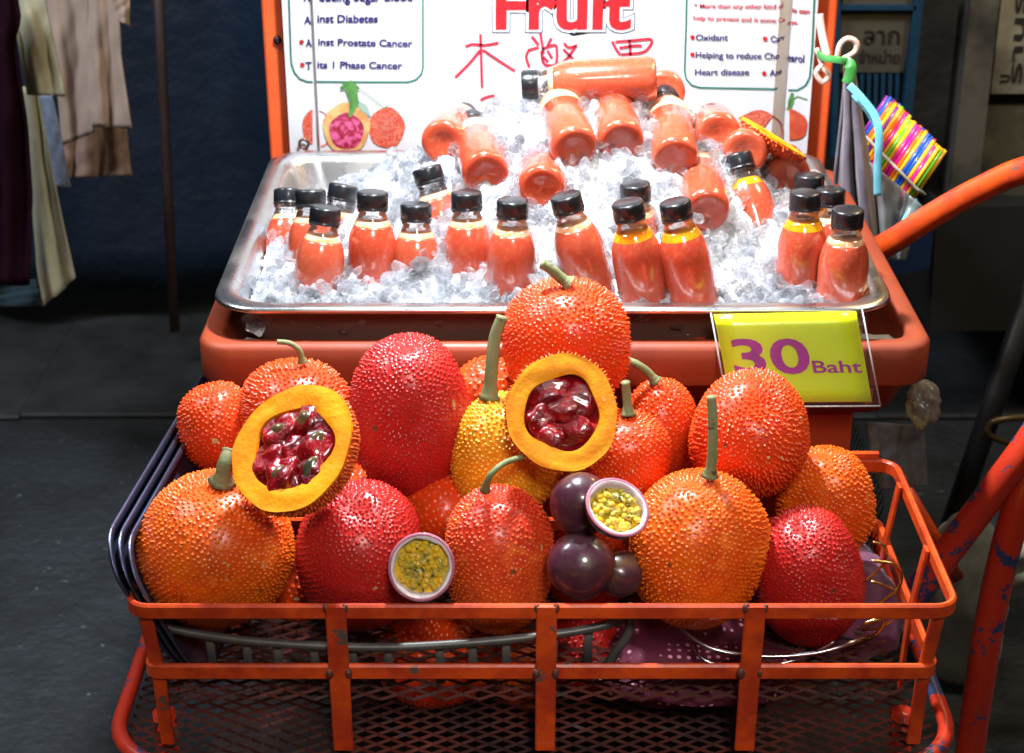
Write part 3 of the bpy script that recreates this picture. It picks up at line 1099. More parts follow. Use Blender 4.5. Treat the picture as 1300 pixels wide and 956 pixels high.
for (u, v, d) in ((383, 53, LS), (384, 82, LS), (879, 47, 0), (971, 49, 0), (879, 69, 0), (970, 93, 0)):
    disc('bullet', u, v, 3, 3, redp, 0.0016, 12, d - (0.001 if d else 0))


def pline(name, pts, w, m, closed=False, lift=0.0012, dy=None, sub=0):
    P = [tuple(pts[0])]
    if sub == 0 and np.isscalar(w):
        for (ua, va), (ub, vb) in zip(pts[:-1], pts[1:]):
            k = max(1, int(math.hypot(ub - ua, vb - va) / 1.2))
            P += [(ua + (ub - ua) * i / k, va + (vb - va) * i / k) for i in range(1, k + 1)]
    else:
        P = [(u, v) for u, v in pts]
    Q = [PX(u, v, 0.0 if dy is None else dy) for u, v in P]
    if sub:
        Q = smooth_path(Q, sub)
    return fold(mk(name, *ribbon(Q, w, NPY, lift, closed), m, po, smooth=False), lift)


LW = 0.0026
pline('border_line', [(366, -30), (369, 60), (370, 80), (374, 92), (381, 100), (390, 103.5), (397, 104)], LW, teal, dy=LS - 0.001)
pline('border_line', [(401, 103.5), (470, 104), (518, 104), (528, 101), (535, 94), (537, 86), (537, 0), (537, -30)], LW, teal)
pline('border_line', [(872, -30), (871, 30), (869, 90), (871, 100), (878, 108), (888, 111), (940, 112), (988, 113)], LW, teal)
pline('border_line', [(1001, 115), (1012, 114), (1022, 107), (1027, 96), (1030, 60), (1034, -30)], LW, teal, dy=0.020)
# big heading
for (bold, m, lf) in ((0.083, mat('print_outline', (0.03, 0.06, 0.12), 0.5), 0.0010), (0.068, whitep, 0.0016), (0.030, mat('print_heading', (0.42, 0.006, 0.012), 0.5, scale=30), 0.0022)):
    V, F = text_raw('Fruit', bold)
    Vr = text_raw('Fruit', 0.03)[0]
    x0, x1 = Vr[:, 0].min(), Vr[:, 0].max()
    h = 0.72
    o = PX(629, 35)
    ex = PX(801, 35) - o
    ez = PX(629, -22) - o
    P = o + np.outer((V[:, 0] - x0) / (x1 - x0), ex) + np.outer(V[:, 1] / h, ez) + np.array(NPY) * lf
    mk('heading', P, F, m, po, smooth=False)
# handwritten characters
for st_ in ([(610, 43), (611, 76), (612, 111)], [(591, 59), (600, 56), (616, 57), (633, 54)], [(609, 64), (596, 80), (578, 98)], [(613, 63), (632, 76), (654, 90)],
            [(675, 46), (684, 57)], [(686, 42), (689, 60), (690, 68)], [(700, 48), (695, 58)], [(672, 62), (668, 72), (672, 85)], [(672, 63), (684, 60)],
            [(687, 64), (690, 80), (699, 83), (706, 80), (707, 64), (704, 57), (688, 62)], [(695, 64), (701, 74)], [(689, 72), (696, 78)],
            [(716, 54), (722, 60), (733, 57)], [(731, 58), (720, 74), (708, 82)], [(715, 62), (728, 75), (740, 84)],
            [(777, 52), (782, 62), (787, 69)], [(781, 53), (805, 51), (827, 50), (822, 62), (812, 67), (788, 69)], [(799, 50), (800, 66), (799, 82)], [(786, 61), (803, 58), (815, 58)],
            [(610, 127), (618, 123), (628, 121)], [(822, 98), (833, 101)]):
    pline('brush_stroke', st_, 0.0042, rosep, sub=4, lift=0.0014)
# printed fruit pictures
disc('printed_fruit', 396, 164, 13, 22, fruitp, 0.0012, a0=90, a1=270)
disc('printed_fruit', 403, 164, 20, 23, fruitp, 0.0010, a0=-90, a1=90)
disc('printed_fruit', 491, 162, 23, 26, fruitp, 0.0012)
disc('printed_fruit', 490, 160, 10, 12, mat('print_pale', (0.40, 0.14, 0.09), 0.5, col2=(0.36, 0.03, 0.02), scale=160, lo=0.35, hi=0.6), 0.0015)
disc('printed_fruit', 440, 162, 30, 32, creamp, 0.0018)
disc('printed_fruit', 440, 166, 22, 23, magp, 0.0022)
pline('printed_leaf', [(436, 104), (446, 112), (450, 130), (444, 148)], [0.006, 0.018, 0.014, 0.004], greenp, lift=0.0026)
pline('printed_leaf', [(432, 112), (446, 106), (456, 112)], [0.004, 0.012, 0.004], greenp, lift=0.0028)
pline('printed_leaf', [(453, 128), (462, 136), (470, 146)], [0.003, 0.012, 0.003], mat('print_pale_leaf', (0.25, 0.36, 0.30), 0.5), lift=0.0024)
pline('printed_stalk', [(456, 112), (472, 124), (488, 137), (494, 132)], 0.0012, greenp, lift=0.0024)
disc('printed_fruit', 909, 160, 22, 19, mat('print_orange', (0.42, 0.08, 0.02), 0.5, col2=(0.36, 0.035, 0.015), scale=50), 0.0012)
disc('printed_fruit', 962, 172, 34, 32, fruitp, 0.0016)
disc('printed_fruit', 1004.5, 163, 22, 20, MATS['print_orange'], 0.0020, a0=-90, a1=90)
pline('printed_stalk', [(999, 140), (1004, 128), (1012, 122), (1024, 125)], 0.0018, greenp, dy=0.020)
pline('printed_leaf', [(1006, 118), (1004, 130), (1002, 140)], [0.004, 0.009, 0.003], greenp, dy=0.020)
# fixings on the left
bo = PX(386, 182, 0.006)
mk('eyelet', *tube([bo + np.array([0.007 * math.cos(a), -0.002, 0.007 * math.sin(a)]) for a in np.linspace(0, 6.28, 17)[:-1]], 0.0022, 8, True), mat('rusty_eyelet', (0.16, 0.09, 0.07), 0.4, 0.8), po)
bh = at_y(352, 51, YP + 0.033)
mk('bolt', *(lambda a: (a[0][:, [0, 2, 1]] + bh, a[1]))(lathe([(0, -0.003), (0.005, -0.003), (0.0065, 0.0), (0.0065, 0.004)], 14)), mat('dark_bolt', (0.03, 0.025, 0.03), 0.4, 0.6), cart)

# ------------------------------------------------------------------ price sign
yt, yb_ = -0.012, -0.052
c00, c10 = at_y(928, 511, yb_), at_y(1107, 510, yb_)
c01, c11 = at_y(906, 399, yt), at_y(1087, 395, yt)
ps = thing('price_sign', 'yellow green laminated 30 Baht price card leaning on the tray rim', 'sign', (c00 + c10) / 2)


def quadgrid(a, b, c, d, n=8, bow=0.0):
    V = []
    nr = np.cross(b - a, c - a)
    nr /= np.linalg.norm(nr)
    for j in range(n):
        t = j / (n - 1)
        for i in range(n):
            s = i / (n - 1)
            V.append((a * (1 - s) + b * s) * (1 - t) + (c * (1 - s) + d * s) * t + nr * bow * math.sin(math.pi * s) * math.sin(3 * t))
    F = [(j * n + i, j * n + i + 1, (j + 1) * n + i + 1, (j + 1) * n + i) for j in range(n - 1) for i in range(n - 1)]
    return V, F


card = mk('card', *quadgrid(c00, c10, c01, c11), mat('lime_card', (0.74, 0.84, 0.008), 0.3, col2=(0.66, 0.76, 0.006), scale=6, coat=0.8), ps)
card.modifiers.new('thick', 'SOLIDIFY').thickness = 0.0012
ex, ez = (c10 - c00), (c01 - c00)
nr = np.cross(ex, ez)
nr /= np.linalg.norm(nr)
if nr[1] > 0:
    nr = -nr
m0 = 0.035
film = clear_mat('clear_sleeve', (0.97, 0.98, 0.97), 0.015, 0.10)
sl = mk('clear_sleeve', *quadgrid(c00 - ex * .03 - ez * .05 + nr * .003, c10 + ex * .05 - ez * .05 + nr * .003, c01 - ex * .02 + ez * .02 + nr * .003, c11 + ex * .04 + ez * .02 + nr * .003), film, ps)
for (a, q) in ((c00 - ex * .03 - ez * .05, c10 + ex * .05 - ez * .05), (c10 + ex * .05 - ez * .05, c11 + ex * .04 + ez * .02), (c00 - ex * .03 - ez * .05, c01 - ex * .02 + ez * .02)):
    mk('sleeve_edge', *tube([a + nr * .003, q + nr * .003], 0.0011, 6), mat('sleeve_edge_plastic', (0.35, 0.33, 0.33), 0.2, coat=0.5), ps)
purple = mat('purple_print', (0.46, 0.0, 0.34), 0.45, scale=40)
exn = (c10 - c00)
up_ = (c01 - c00) * 0.5 + (c11 - c10) * 0.5
o = c00 + exn * 0.07 + up_ * 0.33
text_quad('lettering', '30', o, exn * 0.545, up_ * 0.40, nr, purple, ps, 0.020, lift=0.0016, capref='0')
o = c00 + exn * 0.625 + up_ * 0.33
text_quad('lettering', 'Baht', o, exn * 0.345, up_ * 0.135, nr, purple, ps, 0.012, lift=0.0016)

# ------------------------------------------------------------------ cloth, rope, bag and straws at the right post
towel = drape('towel', [(1072, 84), (1066, 150), (1058, 220), (1054, 330), (1052, 390)], [(1082, 84), (1098, 170), (1112, 240), (1126, 330), (1132, 390)], 0.56,
              cloth('mauve_grey_cloth', (0.125, 0.105, 0.135), (0.095, 0.08, 0.10), 40), 'mauve grey towel knotted to the right post of the cart', 3, 0.022, 'towel', seed=21, nu=60, nv=50)
rp = thing('rope', 'pale pink rope tied in a loop at the top of the right post', 'rope', at_y(1065, 90, 0.58))
rope_m = mat('pink_rope', (0.62, 0.45, 0.38), 0.7, scale=80, bmp=0.5, bscale=200)
mk('loop', *tube(smooth_path([at_y(1062, 78, .57), at_y(1066, 58, .57), at_y(1076, 49, .57), at_y(1087, 54, .57), at_y(1085, 66, .57), at_y(1068, 76, .57)]), 0.0042, 8), rope_m, rp)
mk('loop', *tube(smooth_path([at_y(1037, 62, .62), at_y(1045, 85, .60), at_y(1052, 96, .6), at_y(1044, 104, .6), at_y(1036, 92, .6), at_y(1045, 82, .6)]), 0.004, 8), rope_m, rp)
mk('strand', *tube(smooth_path([at_y(1040, 18, .63), at_y(1044, 45, .62), at_y(1050, 72, .60)]), 0.006, 8), mat('pale_strap', (0.65, 0.42, 0.38), 0.6), rp)
gt = thing('plastic_tie', 'green plastic tie knotted around the towel and the post', 'tie', at_y(1060, 78, 0.56))
gm = mat('green_plastic', (0.05, 0.30, 0.06), 0.35, coat=0.3, scale=30)
mk('band', *sweep(smooth_path([at_y(1038, 68, .61), at_y(1048, 74, .57), at_y(1064, 76, .545), at_y(1076, 78, .545)]), rsect(0.004, 0.010), False, (0, 0, 1)), gm, gt)
mk('tail', *sweep(smooth_path([at_y(1074, 78, .545), at_y(1080, 84, .54), at_y(1079, 98, .54), at_y(1075, 106, .54)]), rsect(0.016, 0.003), False, (0, 1, 0)), gm, gt)
cb = thing('carrier_bag', 'clear plastic bag with light blue handles holding the straws', 'bag', at_y(1140, 260, 0.6))
cy_m = mat('light_blue_plastic', (0.16, 0.52, 0.66), 0.3, coat=0.4, scale=30)
mk('handle', *sweep(smooth_path([at_y(1078, 108, .53), at_y(1095, 126, .52), at_y(1111, 148, .51), at_y(1116, 175, .50), at_y(1114, 215, .5), at_y(1114, 248, .5)]), rsect(0.011, 0.004, .001), False, (0, 1, 0)), cy_m, cb)
mk('handle', *sweep(smooth_path([at_y(1082, 120, .55), at_y(1098, 138, .54), at_y(1112, 160, .53)]), rsect(0.006, 0.004, .001), False, (0, 1, 0)), cy_m, cb)
mk('handle', *sweep(smooth_path([at_y(1164, 256, .55), at_y(1152, 275, .52), at_y(1138, 305, .5), at_y(1130, 322, .5)]), rsect(0.011, 0.004, .001), False, (0, 1, 0)), cy_m, cb)
bag_m = clear_mat('bag_film', (0.78, 0.84, 0.82), 0.20, 0.15)
Lq = [(1104, 205), (1114, 250), (1120, 330)]
Rq = [(1172, 262), (1160, 290), (1150, 330)]
drape('film', Lq, Rq, 0.53, bag_m, '', 2, 0.01, seed=33, parent=cb, thick=0.001, fade=False)
# straws
A0, A1 = at_y(1090, 178, 0.66), at_y(1160, 250, 0.56)      # bottom ends line
axis = at_y(1152, 128, 0.66) - at_y(1103, 202, 0.64)
axis = axis / np.linalg.norm(axis)
across = (A1 - A0) / np.linalg.norm(A1 - A0)
back = np.cross(axis, across)
back /= np.linalg.norm(back)
if back[1] < 0:
    back = -back
SC = {'magenta': (0.70, 0.01, 0.22), 'yellow': (0.80, 0.42, 0.01), 'orange': (0.75, 0.13, 0.01), 'blue': (0.01, 0.08, 0.42), 'green': (0.12, 0.42, 0.02), 'purple': (0.16, 0.02, 0.24)}
seq = ['purple', 'blue', 'orange', 'yellow', 'purple', 'yellow', 'orange', 'magenta', 'yellow', 'green', 'yellow', 'magenta', 'magenta', 'orange', 'yellow', 'blue', 'blue', 'yellow', 'magenta', 'yellow']
wtot = 0.128
ns = len(seq)
sr = wtot / ns / 2
base_straw = {}
for kname, c in SC.items():
    V, F = lathe([(sr * 0.75, 0.0), (sr, 0.0), (sr, 0.088), (sr * 0.75, 0.088), (sr * 0.75, 0.0)], 8)
    me = bpy.data.meshes.new('straw')
    me.from_pydata([tuple(q) for q in V], [], F)
    me.materials.append(mat('straw_' + kname, c, 0.3, coat=0.4, scale=90, lo=0.7, hi=0.9))
    for p_ in me.polygons:
        p_.use_smooth = True
    base_straw[kname] = me
q = Vector((0, 0, 1)).rotation_difference(Vector(axis))
for row in range(4):
    for i in range(ns):
        cname = seq[i] if row == 0 else random.choice(list(SC))
        s = bpy.data.objects.new('straw', base_straw[cname])
        pz = A0 + across * (sr * 2 * (i + 0.5 * (row % 2))) + back * (sr * 1.75 * row) - axis * (0.01 - random.uniform(-0.004, 0.004))
        s.location = pz
        s.rotation_mode = 'QUATERNION'
        s.rotation_quaternion = q
        COL.objects.link(s)
        if row == 0:
            nth = ['first', 'second', 'third', 'fourth', 'fifth', 'sixth', 'seventh'][seq[:i].count(cname)]
            lab = '%s %s straw from the left in the front row of the bundle' % (nth, cname)
        else:
            lab = cname + ' straw behind the front row of the bundle by the towel'
        tag(s, lab, 'straw', 'drinking straws in the bundle')
mk('rubber_band', *(lambda c: sweep([c + across * a + back * d for a, d in ((-0.004, -0.006), (0.132, -0.006), (0.136, 0.01), (0.132, 0.032), (-0.004, 0.032), (-0.008, 0.01))], rsect(0.002, 0.004), True, tuple(axis)))(A0 + axis * 0.012), mat('cream_paper', (0.5, 0.48, 0.4), 0.7), cb)
# clear pouch and tied bag under the bin at the right
cream = clear_mat('cream_bag_film', (0.6, 0.55, 0.36), 0.14, 0.25)
p = at_y(1172, 512, 0.05)
o = crumple('plastic_bag', p[0], p[1], p[2], 0.016, 0.022, 0.022, cream, 'small cream plastic bag bulging beside the right corner of the orange bin', 'bag', 9, 3, 0.2)
p = at_y(1140, 578, 0.12)
V, F = [], []
pouch = clear_mat('pouch_film', (0.72, 0.74, 0.80), 0.10, 0.08)
drape('plastic_pouch', [(1100, 535), (1108, 600), (1118, 622)], [(1172, 540), (1176, 590), (1178, 616)], 0.1, pouch, 'clear plastic pouch hanging below the right end of the orange bin', 2, 0.008, 'pouch', seed=12, thick=0.001, fade=False)
# pale packet between bin and tray at left and right
for (u, v, y, lab) in ((313, 436, 0.02, 'pale wad under the left corner of the steel tray'), (1115, 445, 0.03, 'grey sheet in the right corner of the orange bin')):
    p = at_y(u, v, y)
    crumple('packing_pad', p[0], p[1] + 0.02, 0.872, 0.014 if u < 500 else 0.035, 0.03, 0.018, mat('pad_foam', (0.36, 0.38, 0.40), 0.7), lab, 'pad', 4, 2, 0.15, ICO2)


# ------------------------------------------------------------------ ice
def mound(x, y):
    ex_ = math.exp(-((x - 0.095) / (0.27 if x < 0.095 else 0.31)) ** 2)
    py_ = math.exp(-(abs(y - 0.37) / 0.222) ** 2.8) if y < 0.37 else math.exp(-((y - 0.37) / 0.13) ** 2)
    h = 0.932 + 0.180 * ex_ * py_
    if x < -0.12:
        h += 0.012 * math.exp(-((x + 0.2) / 0.1) ** 2 - ((y - 0.2) / 0.12) ** 2)
    # sink towards the back left where the bare tray shows
    k = min(max((y - 0.36) / 0.16, 0), 1) * min(max((0.10 - x) / 0.25, 0), 1)
    h -= 0.055 * k
    h += 0.007 * (math.sin(31 * x + 11 * y) * math.sin(27 * y - 9 * x) + 0.6 * math.sin(63 * x - 40 * y))
    e = min(x - (tx - thx) - 0.03, (tx + thx) - x - 0.03, y - 0.03, (2 * ty) - y - 0.03)
    h -= 0.022 * math.exp(-max(e, 0) / 0.02)
    return h


IX0, IX1, IY0, IY1 = tx - thx + 0.036, tx + thx - 0.036, 0.036, 2 * ty - 0.036
nx, ny = 230, 160
V = []
g = np.random.default_rng(11)
lay = [(g.normal(0, 1, 2), g.uniform(0, 6.28)) for _ in range(14)]
for j in range(ny):
    y = IY0 + (IY1 - IY0) * j / (ny - 1)
    for i in range(nx):
        x = IX0 + (IX1 - IX0) * i / (nx - 1)
        d = sum(math.sin(60 * (1 + 0.25 * k) * (w[0] * x + w[1] * y) + p_) for k, (w, p_) in enumerate(lay)) * 0.0017
        V.append((x, y, mound(x, y) - 0.006 + d + random.uniform(-1, 1) * 0.0012))
F = [(j * nx + i, j * nx + i + 1, (j + 1) * nx + i + 1, (j + 1) * nx + i) for j in range(ny - 1) for i in range(nx - 1)]
packed = mat('packed_ice', (0.85, 0.87, 0.90), 0.10, col2=(0.52, 0.54, 0.57), scale=55, lo=0.35, hi=0.65, coat=0.8, bmp=1.0, bscale=120, bdist=0.006)
MV = np.array(V)
ICE = ice_mat()
shapes = []
for k in range(10):
    g = np.random.default_rng(100 + k)
    v_ = ICO1[0].copy()
    # chop by random planes into a faceted lump
    for _ in range(9):
        n_ = g.normal(size=3)
        n_ /= np.linalg.norm(n_)
        dcut = g.uniform(0.45, 0.8)
        over = v_ @ n_ - dcut
        v_ = v_ - np.outer(np.clip(over, 0, None), n_)
    v_ *= g.uniform(0.6, 1.15, 3)
    shapes.append(v_)
CV, CF = [], []
n = 0
NCH = 7000
g = np.random.default_rng(5)
cnt = 0
while cnt < NCH:
    x = g.uniform(IX0, IX1)
    y = IY0 + (IY1 - IY0) * g.uniform() ** 1.25
    z = mound(x, y)
    # skip the hidden back slope mostly
    if y > 0.5 and g.uniform() < 0.5:
        continue
    s = g.choice([0.004, 0.0055, 0.0072, 0.0095, 0.0125], p=[0.24, 0.28, 0.26, 0.16, 0.06])
    if y < 0.10 and g.uniform() < 0.3:
        s *= 1.25
    v_ = shapes[g.integers(10)]
    qv = Quaternion(tuple(g.normal(size=4))).normalized()
    v2 = (v_ * s) @ np.array(qv.to_matrix()).T + np.array([x, y, z - 0.001 + g.uniform(-0.5, 1.0) * s])
    CV.append(v2)
    CF.append(ICO1[1] + n)
    n += len(v2)
    cnt += 1
MF = np.array([(a, b_, c) for (a, b_, c, d) in F] + [(a, c, d) for (a, b_, c, d) in F])
CV = np.vstack(CV)
CFm = np.vstack(CF)
AV = np.vstack([MV, CV])
AF = np.vstack([MF, CFm + len(MV)])
ice = mk('crushed_ice', AV, AF, [packed, ICE], None, smooth=False)
idx = np.concatenate([np.zeros(len(MF), dtype=np.int32), np.ones(len(CFm), dtype=np.int32)])
ice.data.polygons.foreach_set('material_index', idx)
sm = np.concatenate([np.ones(len(MF), dtype=bool), np.array([(k // 80) % 2 == 0 for k in range(len(CFm))])])
ice.data.polygons.foreach_set('use_smooth', sm)
tag(ice, 'heap of clear crushed ice filling the steel tray', 'ice', kind='stuff')

# ------------------------------------------------------------------ bottles
juice_m = bpy.data.materials.new('gac_juice')
nt, N, L, b = nodes_of(juice_m)
oi = N.new('ShaderNodeObjectInfo')
c = mixc(nt, oi.outputs['Random'], (0.45, 0.078, 0.036), (0.48, 0.058, 0.025))
f = ramp(nt, noise(nt, 220, 3, 0.6), 0.5, 0.75)
c = mixc(nt, f, c, (0.52, 0.125, 0.065))
L.new(c, b.inputs['Base Color'])
b.inputs['Roughness'].default_value = 0.22
b.inputs['Coat Weight'].default_value = 1.0
b.inputs['Coat Roughness'].default_value = 0.05
b.inputs['Subsurface Weight'].default_value = 0.5
b.inputs['Subsurface Radius'].default_value = (1.0, 0.3, 0.12)
b.inputs['Subsurface Scale'].default_value = 0.010
# condensation drops
vo = N.new('ShaderNodeTexVoronoi')
vo.inputs['Scale'].default_value = 210
tc = N.new('ShaderNodeTexCoord')
L.new(tc.outputs['Object'], vo.inputs['Vector'])
dd = ramp(nt, vo.outputs['Distance'], 0.34, 0.1)
mk_ = ramp(nt, noise(nt, 60, 2), 0.52, 0.62)
mm = N.new('ShaderNodeMath')
mm.operation = 'MULTIPLY'
L.new(dd, mm.inputs[0])
L.new(mk_, mm.inputs[1])
bu = N.new('ShaderNodeBump')
bu.inputs['Strength'].default_value = 0.6
bu.inputs['Distance'].default_value = 0.001
L.new(mm.outputs[0], bu.inputs['Height'])
L.new(bu.outputs[0], b.inputs['Coat Normal'])
clearp = clear_mat('clear_bottle_plastic', (0.97, 0.95, 0.93), 0.03, 0.04, 1.5)
BR, BL = 0.0280, 0.176


def shared(name, V, F, m, smooth=True):
    me = bpy.data.meshes.new(name)
    me.from_pydata([tuple(q) for q in V], [], [tuple(f) for f in F])
    me.materials.append(m)
    for p_ in me.polygons:
        p_.use_smooth = smooth
    return me


bprof = [(0.0, 0.004), (0.012, 0.003), (0.020, 0.0005), (0.0245, 0.0015), (0.0268, 0.005), (BR, 0.011), (BR, 0.060), (BR, 0.0885), (BR, 0.098), (0.0272, 0.107), (0.0254, 0.1155), (0.0224, 0.1232), (0.0198, 0.1285), (0.0178, 0.1322), (0.0, 0.1322)]
juice_me = shared('juice', *lathe(bprof[:12] if False else bprof[:-6] + [(0.0272, 0.107), (0.0254, 0.1155), (0.0224, 0.1232), (0.0210, 0.1260), (0.0, 0.1260)], 40), juice_m)
juice_short_me = shared('juice', *lathe(bprof[:8] + [(0.0, 0.0885)], 40), juice_m)
pale_top = mat('juice_lit_pale', (0.72, 0.28, 0.12), 0.2, col2=(0.78, 0.48, 0.30), scale=60, coat=1.0, sss=0.4)  # blown-out lamp light on the shoulder, painted as a pale juice colour
amber_top = mat('juice_glow_amber', (0.80, 0.36, 0.008), 0.15, col2=(0.75, 0.22, 0.01), scale=60, coat=1.0, sss=0.4)  # golden glow in the shoulder, painted into the juice colour
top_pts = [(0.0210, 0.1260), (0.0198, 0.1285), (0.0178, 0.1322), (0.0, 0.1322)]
top_pale = shared('juice_top_lit', *lathe(top_pts, 40), pale_top)
top_amber = shared('juice_top_lit', *lathe([(0.0227, 0.1226), (0.0212, 0.1260)] + top_pts[1:], 40), amber_top)
top_long = shared('juice_top_lit', *lathe([(BR, 0.0885), (BR, 0.098), (0.0272, 0.107), (0.0254, 0.1155), (0.0224, 0.1232)] + top_pts, 40), pale_top)  # longer painted lit patch for the lying bottles
neck_me = shared('bottle_neck', *lathe([(0.0181, 0.1320), (0.0178, 0.1328), (0.0172, 0.1345), (0.0160, 0.1375), (0.0152, 0.141), (0.0172, 0.1415), (0.0172, 0.1435), (0.0146, 0.144), (0.0146, 0.150)], 36), clearp)
cp = [(0.0, 0.164), (0.0145, 0.164), (0.0168, 0.1632), (0.0178, 0.1612), (0.0178, 0.1485), (0.0171, 0.1475), (0.0180, 0.1468), (0.0180, 0.1445), (0.0165, 0.1442)]
V, F = lathe(cp, 60)
nn = 60
for i, (r_, z_) in enumerate(cp):
    if 3 <= i <= 4:
        for k in range(nn):
            if k % 2:
                V[i * nn + k, :2] *= 0.965
cap_me = shared('cap', V, F, black_cap)


def bottle(cap, base, label, top=None):
    cap, base = np.array(cap, float), np.array(base, float)
    ax = cap - base
    ax /= np.linalg.norm(ax)
    base = cap - ax * BL
    KS = BL / 0.164
    t = thing('juice_bottle', label, 'bottle', base, 'bottles of orange red juice in the ice')
    t.scale = (KS, KS, KS)
    t.rotation_mode = 'QUATERNION'
    t.rotation_quaternion = Vector((0, 0, 1)).rotation_difference(Vector(ax)) @ Quaternion((0, 0, 1), random.uniform(0, 6.28))
    for nme, me in (('juice', juice_short_me if top is top_long else juice_me), ('juice_top_lit', top or (top_amber if ('amber' in label or 'yellow' in label or 'right end' in label or 'leaning over' in label) else top_pale)), ('bottle_neck', neck_me), ('cap', cap_me)):
        o = bpy.data.objects.new(nme, me)
        COL.objects.link(o)
        o.parent = t
    return t


def b_up(u, v, y, lx, ly, label):
    c = at_y(u, v, y)
    d = np.array([lx, ly, -1.0])
    return bottle(c, c + d / np.linalg.norm(d) * BL, label)


def b_px(cu, cv, bu_, bv, yb0, label):
    yb0 = 0.06
    while yb0 < 0.5:
        q = at_y(bu_, bv, yb0)
        if q[2] < mound(q[0], q[1]) + 0.018:
            break
        yb0 += 0.005
    base = at_y(bu_, bv, yb0)
    best = None
    for k in range(120):
        y = yb0 + k * 0.002
        c = at_y(cu, cv, y)
        e = abs(np.linalg.norm(c - base) - BL)
        if best is None or e < best[0]:
            best = (e, c)
    c = best[1]
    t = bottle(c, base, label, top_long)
    return t


for a in ((366, 240, .30, .0, -.5, 'bottle furthest left, half hidden in the tray corner'),
          (394, 240, .20, .0, -.25, 'second bottle from the left, just behind a tilted one'),
          (414, 262, .13, -.14, -.15, 'third bottle from the left, tilted, in front of the corner pair'),
          (473, 243, .15, -.03, -.12, 'upright bottle alone on the left side of the ice'),
          (528, 258, .150, .0, -.15, 'bottle buried to its shoulders between two upright ones on the left'),
          (592, 243, .145, .02, -.1, 'upright bottle left of the tilted middle pair, behind the ice ridge'),
          (651, 253, .10, -.02, -.05, 'front row bottle directly under the end-on juice bottle in the middle'),
          (717, 247, .10, .27, -.02, 'front row bottle leaning left above the topmost spiky fruit'),
          (796, 256, .075, .20, .0, 'front row bottle with a yellow lit shoulder, right of the topmost fruit'),
          (806, 232, .17, .1, .0, 'bottle with only its cap and shoulder visible behind the front row'),
          (856, 255, .075, .22, -.05, 'front row bottle leaning over the left end of the price card'),
          (1023, 243, .115, .0, -.05, 'bottle with amber shoulder, left of the right end pair'),
          (1028, 221, .24, .0, -.1, 'rearmost bottle at the right end, only its cap and neck visible'),
          (1054, 239, .20, .02, -.1, 'bottle behind the rightmost one, with a shiny cap'),
          (1077, 265, .075, .0, .0, 'rightmost bottle standing above the price card'),
          (935, 196, .26, .30, -.55, 'long bottle sunk in the right slope with an amber glow'),
          (541, 212, .235, .3, -.3, 'bottle buried in the left slope with only a tilted cap showing'),
          (437, 234, .25, -.2, -.3, 'bottle buried by the left slope, cap barely above the ice')):
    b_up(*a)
for a in ((703, 114, 730, 190, .185, 'end-on bottle, leftmost of the big three on top of the heap'),
          (768, 110, 789, 182, .215, 'end-on bottle, middle of the big three on top of the heap'),
          (844, 122, 857, 203, .165, 'end-on bottle, rightmost of the big three on top of the heap'),
          (598, 154, 617, 222, .215, 'lying bottle on the left slope pointing its base forward'),
          (690, 190, 688, 240, .165, 'end-on bottle half sunk in ice below the big three'),
          (880, 190, 897, 270, .13, 'lying bottle on the right slope below the big three'),
          (590, 146, 562, 182, .30, 'bottle lying behind the left slope near the printed fruit'),
          (838, 105, 842, 118, .32, 'bottle end peeking out behind the horizontal top bottle'),
          (900, 148, 912, 172, .345, 'bottle end showing left of the cut fruit on the right slope'),
          (938, 172, 946, 194, .27, 'bottle end just below the cut fruit on the right slope'),
          (990, 200, 1000, 224, .25, 'bottle end sticking out of the ice near the right post')):
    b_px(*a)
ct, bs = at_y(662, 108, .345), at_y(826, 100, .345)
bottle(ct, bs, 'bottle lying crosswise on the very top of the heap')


# ------------------------------------------------------------------ fruit
ORANGE = ((0.79, 0.155, 0.004), (0.68, 0.045, 0.005), (0.84, 0.24, 0.015))
DEEP = ((0.42, 0.012, 0.014), (0.47, 0.018, 0.012), (0.36, 0.010, 0.010))
REDOR = ((0.60, 0.018, 0.005), (0.70, 0.062, 0.005), (0.78, 0.13, 0.015))
YEL = ((0.74, 0.30, 0.010), (0.70, 0.22, 0.008), (0.85, 0.50, 0.06))
MIX = ((0.70, 0.13, 0.008), (0.56, 0.02, 0.012), (0.76, 0.16, 0.03))
stem_m = mat('green_stem', (0.13, 0.17, 0.065), 0.6, col2=(0.27, 0.25, 0.13), scale=30, stretch=(1, 1, 0.2), lo=0.4, hi=0.65, bmp=0.4, bscale=90, chips=(0.08, 0.05, 0.025), chipscale=60, chiplo=0.62)
GF = 'whole spiky gac fruit piled in the basket'


